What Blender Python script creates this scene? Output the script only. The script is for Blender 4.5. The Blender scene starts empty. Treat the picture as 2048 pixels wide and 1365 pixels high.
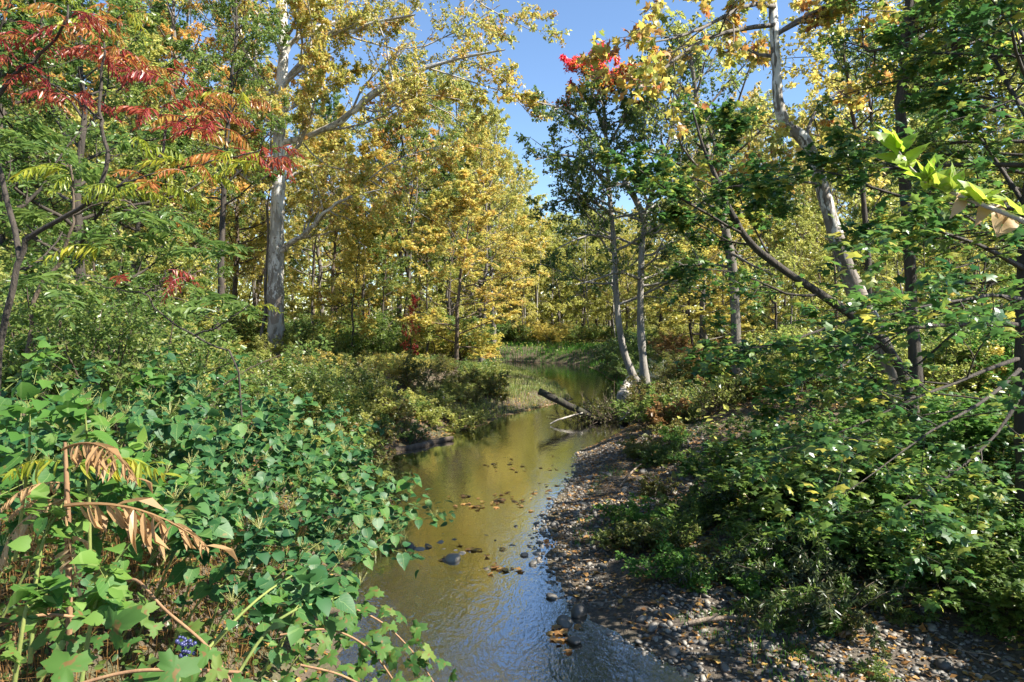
import bpy, math, random
import numpy as np
from mathutils import Matrix, Vector

# ------------------------------------------------------------------ camera, sky, sun, exposure
scene = bpy.context.scene
COL = scene.collection
F, HX, HY, CZ = 1365.3, 1024.0, 640.0, 3.0          # focal length in photo pixels, horizon, eye height over the water

cam_d = bpy.data.cameras.new("camera")
cam_d.sensor_width = 36.0
cam_d.lens = 24.0
cam_d.shift_y = -42.5 / 2048
cam_d.clip_start = 0.05
cam_d.clip_end = 3000
cam = bpy.data.objects.new("camera", cam_d)
cam.location = (0, 0, CZ)
cam.rotation_euler = (math.radians(90), 0, 0)
COL.objects.link(cam)
scene.camera = cam

SUN_AZ, SUN_EL = math.radians(108), math.radians(45)   # azimuth from +Y towards +X
world = bpy.data.worlds.new("World")
scene.world = world
world.use_nodes = True
wn = world.node_tree
bg = wn.nodes["Background"]
sky = wn.nodes.new("ShaderNodeTexSky")
sky.sky_type = 'NISHITA'
sky.sun_disc = False
sky.sun_elevation = SUN_EL
sky.sun_rotation = SUN_AZ
sky.air_density = 1.0
sky.dust_density = 0.05
sky.ozone_density = 4.5
wn.links.new(sky.outputs[0], bg.inputs[0])
bg.inputs[1].default_value = 0.078

sun_d = bpy.data.lights.new("sun", 'SUN')
sun_d.energy = 5.0
sun_d.angle = math.radians(0.53)
sun_d.color = (1.0, 0.95, 0.86)
sun = bpy.data.objects.new("sun", sun_d)
sdir = Vector((math.sin(SUN_AZ) * math.cos(SUN_EL), math.cos(SUN_AZ) * math.cos(SUN_EL), math.sin(SUN_EL)))
sun.rotation_euler = sdir.to_track_quat('Z', 'Y').to_euler()
sun.location = (30, 10, 40)
COL.objects.link(sun)

vs = scene.view_settings
vs.view_transform = 'Standard'
vs.look = 'None'
vs.exposure = 1.65
vs.gamma = 1.0
cy = scene.cycles
cy.max_bounces = 6
cy.diffuse_bounces = 3
cy.glossy_bounces = 3
cy.transmission_bounces = 4
cy.transparent_max_bounces = 8
cy.caustics_reflective = False
cy.caustics_refractive = False
cy.sample_clamp_indirect = 6.0
cy.use_denoising = True
cy.use_adaptive_sampling = True
cy.adaptive_threshold = 0.02

# ------------------------------------------------------------------ helpers
UP = np.array([0., 0., 1.])


def at(px, py, Y):
    return np.array([(px - HX) / F * Y, Y, CZ - (py - HY) / F * Y])


def nrm(a):
    return a / np.maximum(np.linalg.norm(a, axis=-1, keepdims=True), 1e-9)


def mk_mesh(name, V, faces, tint=None, mats=(), smooth=False, midx=None):
    V = np.asarray(V, dtype=np.float32).reshape(-1, 3)
    faces = [np.asarray(f, dtype=np.int32) for f in faces if len(f)]
    me = bpy.data.meshes.new(name)
    me.vertices.add(len(V))
    me.vertices.foreach_set('co', V.ravel())
    loops = np.concatenate([f.ravel() for f in faces])
    tot = np.concatenate([np.full(len(f), f.shape[1], dtype=np.int32) for f in faces])
    start = np.concatenate([[0], np.cumsum(tot)[:-1]]).astype(np.int32)
    me.loops.add(len(loops))
    me.loops.foreach_set('vertex_index', loops.astype(np.int32))
    me.polygons.add(len(tot))
    me.polygons.foreach_set('loop_start', start)
    if midx is not None:
        me.polygons.foreach_set('material_index', np.asarray(midx, dtype=np.int32))
    me.update(calc_edges=True)
    me.polygons.foreach_set('use_smooth', np.full(len(tot), bool(smooth)))
    if tint is not None:
        a = me.attributes.new('tint', 'FLOAT', 'POINT')
        a.data.foreach_set('value', np.asarray(tint, dtype=np.float32))
    for m in mats:
        me.materials.append(m)
    return me


class MB:
    """collects pieces of one mesh"""
    def __init__(self):
        self.V, self.F, self.T, self.n = [], {}, [], 0

    def add(self, V, faces, tint=None):
        V = np.asarray(V, dtype=np.float64).reshape(-1, 3)
        for f in faces:
            f = np.asarray(f)
            if len(f):
                self.F.setdefault(f.shape[1], []).append(f + self.n)
        self.V.append(V)
        self.T.append(np.zeros(len(V)) if tint is None else np.broadcast_to(tint, (len(V),)).astype(float))
        self.n += len(V)
        return self

    def mesh(self, name, mats, smooth=False, origin=None):
        V = np.concatenate(self.V)
        if origin is not None:
            V = V - np.asarray(origin)
        return mk_mesh(name, V, [np.concatenate(v) for v in self.F.values()], np.concatenate(self.T), mats, smooth)


def tubes(P, R, sides, jit=0., seed=0):
    """P (K,n,3) polylines, R (K,n) radii -> verts, quads"""
    P = np.asarray(P, float)
    R = np.asarray(R, float)
    K, n, _ = P.shape
    T = nrm(np.gradient(P, axis=1))
    mean = nrm(P[:, -1] - P[:, 0])
    ref = np.where(np.abs(mean[:, 2:3]) > 0.75, np.array([[1., 0.2, 0]]), np.array([[0., 0.1, 1.]]))[:, None, :]
    A = nrm(np.cross(T, ref))
    B = np.cross(T, A)
    ang = np.arange(sides) * 2 * math.pi / sides
    rj = 1 + jit * np.random.default_rng(seed).standard_normal((K, n, sides)) if jit else np.ones((K, n, sides))
    V = P[:, :, None, :] + (R[:, :, None] * rj)[..., None] * (A[:, :, None, :] * np.cos(ang)[None, None, :, None] + B[:, :, None, :] * np.sin(ang)[None, None, :, None])
    idx = np.arange(K * n * sides).reshape(K, n, sides)
    nx = np.roll(idx, -1, axis=2)
    q = np.stack([idx[:, :-1], nx[:, :-1], nx[:, 1:], idx[:, 1:]], axis=-1).reshape(-1, 4)
    return V.reshape(-1, 3), q


def smooth_line(pts, rad, n):
    """Catmull-Rom resample of a polyline with radii"""
    pts = np.asarray(pts, float)
    rad = np.asarray(rad, float)
    p = np.vstack([2 * pts[0] - pts[1], pts, 2 * pts[-1] - pts[-2]])
    m = len(pts) - 1
    u = np.linspace(0, m - 1e-6, n)
    i = u.astype(int)
    t = (u - i)[:, None]
    a, b, c, d = p[i], p[i + 1], p[i + 2], p[i + 3]
    q = 0.5 * ((2 * b) + (-a + c) * t + (2 * a - 5 * b + 4 * c - d) * t ** 2 + (-a + 3 * b - 3 * c + d) * t ** 3)
    return q, np.interp(u, np.arange(m + 1), rad)


def knob(P, R, rng, amt=0.08):
    return R * (1 + amt * rng.standard_normal(R.shape))


# leaf templates: x along the leaf, y across, z up
def tmpl(verts, faces):
    ff = {}
    for f in faces:
        ff.setdefault(len(f), []).append(f)
    return np.array(verts, float), [np.array(v) for v in ff.values()]


KITE = tmpl([(0, 0, 0), (.42, .34, .08), (1, 0, -.06), (.42, -.34, .08)], [(0, 1, 2), (0, 2, 3)])
OVAL = tmpl([(0, 0, 0), (.28, .28, .06), (.68, .25, .03), (1, 0, -.1), (.68, -.25, .03), (.28, -.28, .06)], [(0, 1, 2, 3), (0, 3, 4, 5)])


def lobed(tips):
    v = [(.4, 0, .05)]
    for a, r in tips:
        t = math.radians(a)
        v.append((.4 + r * math.cos(t), r * math.sin(t), -.13 * (r / .6) ** 2 + .02))
    k = len(tips)
    return tmpl(v, [(0, 1 + i, 1 + (i + 1) % k) for i in range(k)])


MAPLE = lobed([(180, .26), (152, .44), (120, .33), (102, .28), (64, .6), (30, .34), (0, .64), (-30, .34), (-64, .6), (-102, .28), (-120, .33), (-152, .44)])
MAPLE_LOW = lobed([(180, .3), (140, .44), (100, .28), (62, .58), (30, .33), (0, .62), (-30, .33), (-62, .58), (-100, .28), (-140, .44)])
LANCE = tmpl([(0, 0, 0), (.35, .15, .03), (.75, .1, 0), (1, 0, -.06), (.75, -.1, 0), (.35, -.15, .03)], [(0, 1, 2, 3), (0, 3, 4, 5)])
FIVE = tmpl([(.1, 0, 0), (.3, .38, .02), (.62, .2, .05), (1, 0, -.1), (.62, -.2, .05), (.3, -.38, .02)], [(0, 1, 2), (0, 2, 3), (0, 3, 4), (0, 4, 5)])


def frames(N, D):
    """rows: leaf axis, side, normal"""
    N = nrm(N)
    D = nrm(D - N * np.sum(D * N, -1, keepdims=True))
    S = np.cross(N, D)
    return np.stack([D, S, N], axis=-2)


def leaf_cloud(mb, T, P, Fr, size, tint):
    tv, tf = T
    k = len(tv)
    n = len(P)
    if n == 0:
        return
    V = P[:, None, :] + size[:, None, None] * np.einsum('kj,njc->nkc', tv, Fr)
    off = (np.arange(n) * k)[:, None, None]
    mb.add(V.reshape(-1, 3), [(f[None] + off).reshape(-1, f.shape[1]) for f in tf], np.repeat(tint, k))


def obj(name, me, parent=None, loc=None):
    o = bpy.data.objects.new(name, me)
    COL.objects.link(o)
    if parent is not None:
        o.parent = parent
    if loc is not None:
        o.location = tuple(loc)
    return o


def tag(o, label=None, cat=None, group=None, kind=None):
    if label: o['label'] = label
    if cat: o['category'] = cat
    if group: o['group'] = group
    if kind: o['kind'] = kind
    return o


def thing(name, label, cat, loc, group=None):
    e = bpy.data.objects.new(name, None)
    e.empty_display_size = 0.2
    COL.objects.link(e)
    e.location = tuple(loc)
    return tag(e, label, cat, group)


def copy_tree(root, loc, rz, scl, label, group, crown_mat=None, bark=None):
    r = root.copy()
    COL.objects.link(r)
    r.location = tuple(loc)
    r.rotation_euler = (0, 0, rz)
    r.scale = scl
    tag(r, label, None, group)
    for ch in root.children:
        c = ch.copy()
        COL.objects.link(c)
        c.parent = r
        m = crown_mat if ch.name.startswith('crown') else bark
        if m is not None and c.material_slots:
            c.material_slots[0].link = 'OBJECT'
            c.material_slots[0].material = m
    return r


# ------------------------------------------------------------------ materials
def newmat(name):
    m = bpy.data.materials.new(name)
    m.use_nodes = True
    nt = m.node_tree
    for n in list(nt.nodes):
        nt.nodes.remove(n)
    out = nt.nodes.new('ShaderNodeOutputMaterial')
    return m, nt, out


def node(nt, t, **kw):
    n = nt.nodes.new(t)
    for k, v in kw.items():
        setattr(n, k, v)
    return n


def ramp(nt, stops, interp='LINEAR'):
    r = node(nt, 'ShaderNodeValToRGB')
    r.color_ramp.interpolation = interp
    e = r.color_ramp.elements
    while len(e) < len(stops):
        e.new(0.5)
    for i, (p, c) in enumerate(stops):
        e[i].position = p
        e[i].color = (*c, 1)
    return r


def math_n(nt, op, a, b=None):
    n = node(nt, 'ShaderNodeMath', operation=op)
    for i, v in enumerate((a, b)):
        if v is None: continue
        if hasattr(v, 'is_output'): nt.links.new(v, n.inputs[i])
        else: n.inputs[i].default_value = v
    return n.outputs[0]


def noise(nt, scale, detail=3, rough=.55, coord=None, dim='3D'):
    n = node(nt, 'ShaderNodeTexNoise')
    n.inputs['Scale'].default_value = scale
    n.inputs['Detail'].default_value = detail
    n.inputs['Roughness'].default_value = rough
    if coord is not None:
        nt.links.new(coord, n.inputs['Vector'])
    return n


def mixc(nt, fac, a, b):
    n = node(nt, 'ShaderNodeMix', data_type='RGBA')
    for i, v in ((0, fac), (6, a), (7, b)):
        if hasattr(v, 'is_output'): nt.links.new(v, n.inputs[i])
        elif i == 0: n.inputs[0].default_value = v
        else: n.inputs[i].default_value = (*v, 1)
    return n.outputs[2]


def leafmat(name, cols, trans=.5, rough=.38, spec=.55, objrand=.35, veins=False, spots=None):
    """cols: base colours from one end of the species' autumn range to the other"""
    m, nt, out = newmat(name)
    L = nt.links.new
    at_ = node(nt, 'ShaderNodeAttribute', attribute_name='tint')
    oi = node(nt, 'ShaderNodeObjectInfo')
    f = math_n(nt, 'ADD', math_n(nt, 'MULTIPLY', at_.outputs['Fac'], 1 - objrand), math_n(nt, 'MULTIPLY', oi.outputs['Random'], objrand))
    k = len(cols)
    r = ramp(nt, [(.08 + .84 * i / max(k - 1, 1), c) for i, c in enumerate(cols)])
    L(f, r.inputs[0])
    col = r.outputs[0]
    tc = node(nt, 'ShaderNodeTexCoord')
    if spots:
        n = noise(nt, spots[1], 2, .6, tc.outputs['Object'])
        rr = ramp(nt, [(.58, (0, 0, 0)), (.66, (1, 1, 1))])
        L(n.outputs[0], rr.inputs[0])
        col = mixc(nt, rr.outputs[0], col, spots[0])
    if veins:
        sx = node(nt, 'ShaderNodeSeparateXYZ')
        L(tc.outputs['Object'], sx.inputs[0])
        ay = math_n(nt, 'ABSOLUTE', sx.outputs['Y'])
        rib = math_n(nt, 'LESS_THAN', ay, .012)
        w = math_n(nt, 'FRACT', math_n(nt, 'MULTIPLY', math_n(nt, 'SUBTRACT', sx.outputs['X'], math_n(nt, 'MULTIPLY', ay, .9)), 6.5))
        vein = math_n(nt, 'LESS_THAN', w, .07)
        v = math_n(nt, 'MAXIMUM', rib, math_n(nt, 'MULTIPLY', vein, .55))
        col = mixc(nt, math_n(nt, 'MULTIPLY', v, .35), col, (.32, .42, .14))
        n = noise(nt, 7, 2, .5, tc.outputs['Object'])
        hn = noise(nt, 2.3, 2, .5, tc.outputs['Object'])
        hr = ramp(nt, [(.66, (0, 0, 0)), (.72, (1, 1, 1))])
        L(hn.outputs[0], hr.inputs[0])
        col = mixc(nt, math_n(nt, 'MULTIPLY', hr.outputs[0], .7), col, (.20, .14, .04))
        col = mixc(nt, math_n(nt, 'MULTIPLY', n.outputs[0], .3), col, mixc(nt, .5, col, (.02, .05, .012)))
    p = node(nt, 'ShaderNodeBsdfPrincipled')
    L(col, p.inputs['Base Color'])
    p.inputs['Roughness'].default_value = rough
    p.inputs['Specular IOR Level'].default_value = spec
    t = node(nt, 'ShaderNodeBsdfTranslucent')
    hs = node(nt, 'ShaderNodeHueSaturation')
    hs.inputs['Saturation'].default_value = 1.0
    hs.inputs['Value'].default_value = 1.7
    L(col, hs.inputs['Color'])
    L(hs.outputs[0], t.inputs['Color'])
    mx = node(nt, 'ShaderNodeMixShader')
    mx.inputs[0].default_value = trans
    L(p.outputs[0], mx.inputs[1])
    L(t.outputs[0], mx.inputs[2])
    L(mx.outputs[0], out.inputs[0])
    return m


def barkmat(name, c1, c2, scale=6, stretch=.25, bump=.5, patch=None, patch_lo=.52, moss=None):
    m, nt, out = newmat(name)
    L = nt.links.new
    tc = node(nt, 'ShaderNodeTexCoord')
    mp = node(nt, 'ShaderNodeMapping')
    mp.inputs['Scale'].default_value = (1, 1, stretch)
    L(tc.outputs['Object'], mp.inputs[0])
    n = noise(nt, scale, 6, .65, mp.outputs[0])
    r = ramp(nt, [(.3, c1), (.68, c2)])
    L(n.outputs[0], r.inputs[0])
    col = r.outputs[0]
    if patch:
        v = noise(nt, 3.2, 3, .6, mp.outputs[0])
        pr = ramp(nt, [(patch_lo, (0, 0, 0)), (patch_lo + .05, (1, 1, 1))])
        L(v.outputs[0], pr.inputs[0])
        col = mixc(nt, pr.outputs[0], col, patch)
    if moss:
        v = noise(nt, 2.0, 4, .6, tc.outputs['Object'])
        pr = ramp(nt, [(.5, (0, 0, 0)), (.65, (1, 1, 1))])
        L(v.outputs[0], pr.inputs[0])
        col = mixc(nt, pr.outputs[0], col, moss)
    p = node(nt, 'ShaderNodeBsdfPrincipled')
    L(col, p.inputs['Base Color'])
    p.inputs['Roughness'].default_value = .85
    b = node(nt, 'ShaderNodeBump')
    b.inputs['Strength'].default_value = min(1, bump * 1.7)
    b.inputs['Distance'].default_value = .05
    n2 = noise(nt, scale * 2.2, 5, .7, mp.outputs[0])
    L(n2.outputs[0], b.inputs['Height'])
    L(b.outputs[0], p.inputs['Normal'])
    L(p.outputs[0], out.inputs[0])
    return m


M = {}
M['leaf_green'] = leafmat('leaf_green', [(.045, .09, .02), (.08, .14, .03), (.135, .195, .042), (.23, .265, .06)])
M['leaf_dark'] = leafmat('leaf_dark', [(.02, .06, .022), (.035, .085, .026), (.065, .12, .03), (.15, .18, .035)], trans=.34, spec=.4)
M['leaf_maple_near'] = leafmat('leaf_maple_near', [(.022, .07, .024), (.038, .10, .026), (.065, .145, .03), (.13, .20, .035), (.38, .34, .06)], trans=.40, objrand=0.0)
M['leaf_yellowgreen'] = leafmat('leaf_yellowgreen', [(.13, .18, .04), (.23, .26, .06), (.34, .34, .085), (.46, .42, .12)])
M['leaf_yellow'] = leafmat('leaf_yellow', [(.24, .26, .06), (.40, .37, .09), (.49, .41, .10), (.52, .38, .095)])
M['leaf_gold'] = leafmat('leaf_gold', [(.20, .24, .06), (.31, .32, .075), (.42, .37, .09), (.46, .35, .088), (.43, .26, .07)])
M['leaf_orange'] = leafmat('leaf_orange', [(.36, .32, .075), (.46, .35, .08), (.50, .31, .08), (.46, .24, .065)])
M['leaf_sycamore'] = leafmat('leaf_sycamore', [(.15, .19, .045), (.29, .30, .07), (.41, .37, .09), (.45, .34, .085), (.36, .18, .055)], objrand=0.0)
M['leaf_sycamore_rust'] = leafmat('leaf_sycamore_rust', [(.11, .15, .03), (.30, .29, .06), (.45, .37, .08), (.40, .20, .055), (.24, .09, .04)], objrand=0.0)
M['leaf_red'] = leafmat('leaf_red', [(.70, .05, .12), (.60, .04, .07), (.52, .10, .04)], objrand=0.0)
M['leaf_darkred'] = leafmat('leaf_darkred', [(.24, .03, .035), (.32, .05, .035), (.30, .09, .035)])
M['leaf_redorange'] = leafmat('leaf_redorange', [(.40, .05, .03), (.48, .16, .03), (.48, .28, .03)], objrand=0.0)
M['leaf_slim'] = leafmat('leaf_slim', [(.03, .07, .022), (.06, .11, .028), (.11, .16, .035), (.24, .25, .045)], objrand=0)
M['leaf_greengold'] = leafmat('leaf_greengold', [(.045, .10, .022), (.09, .155, .03), (.16, .21, .04), (.34, .31, .055)], objrand=0, trans=.45)
M['leaf_pale'] = leafmat('leaf_pale', [(.22, .26, .06), (.34, .35, .09), (.45, .41, .12), (.50, .42, .13)], trans=.46)
M['leaf_willow'] = leafmat('leaf_willow', [(.018, .035, .014), (.035, .055, .02), (.06, .085, .03), (.12, .12, .04)], trans=.35)
M['leaf_olive'] = leafmat('leaf_olive', [(.05, .08, .02), (.10, .13, .03), (.17, .16, .04), (.20, .12, .035)])
M['leaf_brown'] = leafmat('leaf_brown', [(.10, .055, .022), (.20, .11, .04), (.30, .17, .06), (.14, .12, .03)], trans=.3, spec=.25)
M['leaf_litter'] = leafmat('leaf_litter', [(.08, .04, .02), (.17, .085, .03), (.30, .16, .05), (.40, .25, .07), (.22, .07, .025)], trans=.15, spec=.3)
M['leaf_cyan'] = leafmat('leaf_cyan', [(.018, .07, .028), (.028, .095, .032), (.045, .125, .036), (.085, .175, .04)], trans=.33, objrand=.5, veins=True, spec=.35, rough=.5)
M['leaf_bright'] = leafmat('leaf_bright', [(.045, .13, .024), (.085, .19, .03), (.16, .26, .045)], trans=.40, objrand=.5, veins=True, spec=.3, rough=.55)
M['leaf_grape'] = leafmat('leaf_grape', [(.04, .11, .025), (.08, .17, .032), (.17, .22, .045)], trans=.45, spec=.3, rough=.6, objrand=.6, spots=((.17, .11, .035), 3.2))
M['leaf_twig'] = leafmat('leaf_twig', [(.20, .33, .02), (.27, .37, .03), (.34, .40, .05)], trans=.5, objrand=.6, veins=True, spec=.5)
M['leaf_dry'] = leafmat('leaf_dry', [(.27, .16, .07), (.42, .27, .13), (.52, .38, .22)], trans=.35, objrand=.6, spec=.2)
M['sumac_red'] = leafmat('sumac_red', [(.16, .018, .028), (.26, .03, .03), (.30, .07, .03), (.20, .12, .03)], trans=.42, objrand=.3)
M['sumac_orange'] = leafmat('sumac_orange', [(.28, .06, .025), (.36, .15, .035), (.30, .24, .04)], trans=.42, objrand=.3)
M['sumac_green'] = leafmat('sumac_green', [(.16, .22, .025), (.26, .30, .03), (.38, .32, .03)], trans=.45, objrand=.3)
M['locust_green'] = leafmat('locust_green', [(.055, .115, .028), (.10, .165, .036), (.17, .22, .048)], trans=.42, objrand=.4)
M['grass'] = leafmat('grass', [(.07, .13, .025), (.14, .19, .04), (.24, .26, .07), (.38, .36, .14)], trans=.3, objrand=0, spec=.3)
M['grass_green'] = leafmat('grass_green', [(.03, .10, .015), (.06, .17, .02), (.11, .22, .03)], trans=.35, objrand=0, spec=.3)
M['flower'] = leafmat('flower', [(.30, .32, .10), (.42, .40, .16)], trans=.3, spec=.2)
M['pale_flower'] = leafmat('pale_flower', [(.45, .45, .36), (.58, .56, .46)], trans=.35, spec=.2)

M['bark_grey'] = barkmat('bark_grey', (.06, .05, .04), (.20, .175, .145), 7, .2)
M['bark_light'] = barkmat('bark_light', (.13, .115, .095), (.33, .30, .26), 7, .2)
M['bark_dark'] = barkmat('bark_dark', (.02, .016, .012), (.075, .058, .042), 9, .2)
M['bark_brown'] = barkmat('bark_brown', (.05, .035, .022), (.15, .11, .075), 8, .2)
M['bark_pale'] = barkmat('bark_pale', (.20, .18, .15), (.42, .39, .34), 4, .4, .25, patch=(.13, .11, .085), patch_lo=.6)
M['bark_log'] = barkmat('bark_log', (.015, .012, .009), (.055, .045, .03), 10, .6, moss=(.05, .055, .02))
M['stem_green'] = barkmat('stem_green', (.10, .15, .03), (.22, .24, .06), 12, .2, .1)
M['stem_red'] = barkmat('stem_red', (.16, .08, .04), (.28, .17, .08), 12, .2, .1)
M['stick'] = barkmat('stick', (.13, .09, .06), (.30, .23, .16), 14, .3, .3)
M['dead_wood'] = barkmat('dead_wood', (.20, .17, .13), (.46, .42, .36), 7, .3, .3)


def sycamore_bark():
    m, nt, out = newmat('sycamore_bark')
    L = nt.links.new
    tc = node(nt, 'ShaderNodeTexCoord')
    mp = node(nt, 'ShaderNodeMapping')
    mp.inputs['Scale'].default_value = (1, 1, .45)
    L(tc.outputs['Object'], mp.inputs[0])
    n = noise(nt, 2.6, 4, .62, mp.outputs[0])
    r = ramp(nt, [(.34, (.22, .20, .16)), (.45, (.50, .48, .43)), (.56, (.62, .60, .55)), (.62, (.38, .365, .31)), (.70, (.19, .17, .13))])
    L(n.outputs[0], r.inputs[0])
    v = noise(nt, 9, 4, .7, mp.outputs[0])
    pr = ramp(nt, [(.62, (0, 0, 0)), (.66, (1, 1, 1))])
    L(v.outputs[0], pr.inputs[0])
    col = mixc(nt, math_n(nt, 'MULTIPLY', pr.outputs[0], .8), r.outputs[0], (.16, .135, .10))
    # old brown plates stay on the lower bole
    sx = node(nt, 'ShaderNodeSeparateXYZ')
    L(tc.outputs['Object'], sx.inputs[0])
    mr = node(nt, 'ShaderNodeMapRange')
    mr.inputs[1].default_value = 9.0
    mr.inputs[2].default_value = .5
    mr.inputs[3].default_value = -.12
    mr.inputs[4].default_value = .22
    L(sx.outputs['Z'], mr.inputs[0])
    pn = noise(nt, 5.5, 5, .7, mp.outputs[0])
    s = math_n(nt, 'ADD', pn.outputs[0], mr.outputs[0])
    pl = ramp(nt, [(.52, (0, 0, 0)), (.58, (1, 1, 1))])
    L(s, pl.inputs[0])
    col = mixc(nt, pl.outputs[0], col, mixc(nt, v.outputs[0], (.10, .08, .06), (.27, .225, .18)))
    p = node(nt, 'ShaderNodeBsdfPrincipled')
    L(col, p.inputs['Base Color'])
    p.inputs['Roughness'].default_value = .75
    b = node(nt, 'ShaderNodeBump')
    b.inputs['Strength'].default_value = .35
    b.inputs['Distance'].default_value = .03
    L(v.outputs[0], b.inputs['Height'])
    L(b.outputs[0], p.inputs['Normal'])
    L(p.outputs[0], out.inputs[0])
    return m


M['sycamore_bark'] = sycamore_bark()


def ground_mat():
    m, nt, out = newmat('forest_floor')
    L = nt.links.new
    tc = node(nt, 'ShaderNodeTexCoord')
    o = tc.outputs['Object']
    n1 = noise(nt, 1.1, 6, .65, o)
    n2 = noise(nt, 14, 5, .7, o)
    r = ramp(nt, [(.25, (.035, .025, .017)), (.5, (.085, .06, .038)), (.72, (.15, .105, .06))])
    L(n2.outputs[0], r.inputs[0])
    g = ramp(nt, [(.48, (0, 0, 0)), (.62, (1, 1, 1))])
    L(n1.outputs[0], g.inputs[0])
    col = mixc(nt, math_n(nt, 'MULTIPLY', g.outputs[0], .5), r.outputs[0], (.055, .075, .02))
    # silt of the stream bed and the wet margin
    sx = node(nt, 'ShaderNodeSeparateXYZ')
    L(o, sx.inputs[0])
    bed = node(nt, 'ShaderNodeMapRange')
    bed.inputs[1].default_value = .03
    bed.inputs[2].default_value = -.05
    L(sx.outputs['Z'], bed.inputs[0])
    n3 = noise(nt, 3.0, 6, .65, o)
    br = ramp(nt, [(.3, (.06, .04, .008)), (.5, (.16, .11, .02)), (.7, (.28, .19, .04))])
    L(n3.outputs[0], br.inputs[0])
    # near bed painted darker in place of shade, so the sky reflection shows
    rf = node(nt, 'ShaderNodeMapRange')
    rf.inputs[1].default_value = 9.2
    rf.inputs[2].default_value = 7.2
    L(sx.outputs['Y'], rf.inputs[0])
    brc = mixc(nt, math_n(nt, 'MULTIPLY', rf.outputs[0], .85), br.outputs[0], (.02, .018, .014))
    bar = node(nt, 'ShaderNodeMapRange')
    bar.inputs[1].default_value = .34
    bar.inputs[2].default_value = .2
    L(sx.outputs['Z'], bar.inputs[0])
    vo = node(nt, 'ShaderNodeTexVoronoi')
    vo.inputs['Scale'].default_value = 38
    L(o, vo.inputs['Vector'])
    vr = ramp(nt, [(0, (.03, .023, .017)), (.5, (.07, .056, .042)), (1, (.13, .107, .082))])
    L(vo.outputs['Color'], vr.inputs[0])
    bx = node(nt, 'ShaderNodeMapRange')
    bx.inputs[1].default_value = -.3
    bx.inputs[2].default_value = .3
    L(sx.outputs['X'], bx.inputs[0])
    by = node(nt, 'ShaderNodeMapRange')
    by.inputs[1].default_value = 17
    by.inputs[2].default_value = 14
    L(sx.outputs['Y'], by.inputs[0])
    bf = math_n(nt, 'MULTIPLY', math_n(nt, 'MULTIPLY', bar.outputs[0], .75), math_n(nt, 'MULTIPLY', bx.outputs[0], by.outputs[0]))
    col = mixc(nt, bf, col, vr.outputs[0])
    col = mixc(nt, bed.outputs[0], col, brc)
    p = node(nt, 'ShaderNodeBsdfPrincipled')
    L(col, p.inputs['Base Color'])
    p.inputs['Roughness'].default_value = .9
    b = node(nt, 'ShaderNodeBump')
    b.inputs['Strength'].default_value = .7
    b.inputs['Distance'].default_value = .04
    L(n2.outputs[0], b.inputs['Height'])
    L(b.outputs[0], p.inputs['Normal'])
    L(p.outputs[0], out.inputs[0])
    return m


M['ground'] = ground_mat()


def water_mat():
    m, nt, out = newmat('creek_water')
    L = nt.links.new
    tc = node(nt, 'ShaderNodeTexCoord')
    o = tc.outputs['Object']
    mp = node(nt, 'ShaderNodeMapping')
    mp.inputs['Scale'].default_value = (1.5, .8, 1)
    mp.inputs['Rotation'].default_value = (0, 0, .35)
    L(o, mp.inputs[0])
    n1 = noise(nt, 4.0, 3, .6, mp.outputs[0])
    n1.inputs['Distortion'].default_value = .8
    n2 = noise(nt, 19, 2, .5, mp.outputs[0])
    h = math_n(nt, 'ADD', n1.outputs[0], math_n(nt, 'MULTIPLY', n2.outputs[0], .35))
    # the shallow riffle is choppy, the pool behind the log is still
    sx = node(nt, 'ShaderNodeSeparateXYZ')
    L(o, sx.inputs[0])
    mr = node(nt, 'ShaderNodeMapRange')
    mr.inputs[1].default_value = 6.0
    mr.inputs[2].default_value = 13.0
    mr.inputs[3].default_value = .075
    mr.inputs[4].default_value = .045
    L(sx.outputs['Y'], mr.inputs[0])
    b = node(nt, 'ShaderNodeBump')
    b.inputs['Distance'].default_value = .1
    L(mr.outputs[0], b.inputs['Strength'])
    L(h, b.inputs['Height'])
    fr = node(nt, 'ShaderNodeFresnel')
    fr.inputs[0].default_value = 1.40
    L(b.outputs[0], fr.inputs['Normal'])
    gl = node(nt, 'ShaderNodeBsdfGlossy')
    gl.inputs['Roughness'].default_value = .02
    L(b.outputs[0], gl.inputs['Normal'])
    tr = node(nt, 'ShaderNodeBsdfTransparent')
    tr.inputs[0].default_value = (.66, .57, .23, 1)
    mx = node(nt, 'ShaderNodeMixShader')
    fm = math_n(nt, 'MINIMUM', math_n(nt, 'ADD', math_n(nt, 'MULTIPLY', fr.outputs[0], 2.4), .38), .95)
    L(fm, mx.inputs[0])
    L(tr.outputs[0], mx.inputs[1])
    L(gl.outputs[0], mx.inputs[2])
    L(mx.outputs[0], out.inputs[0])
    return m


M['water'] = water_mat()


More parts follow.
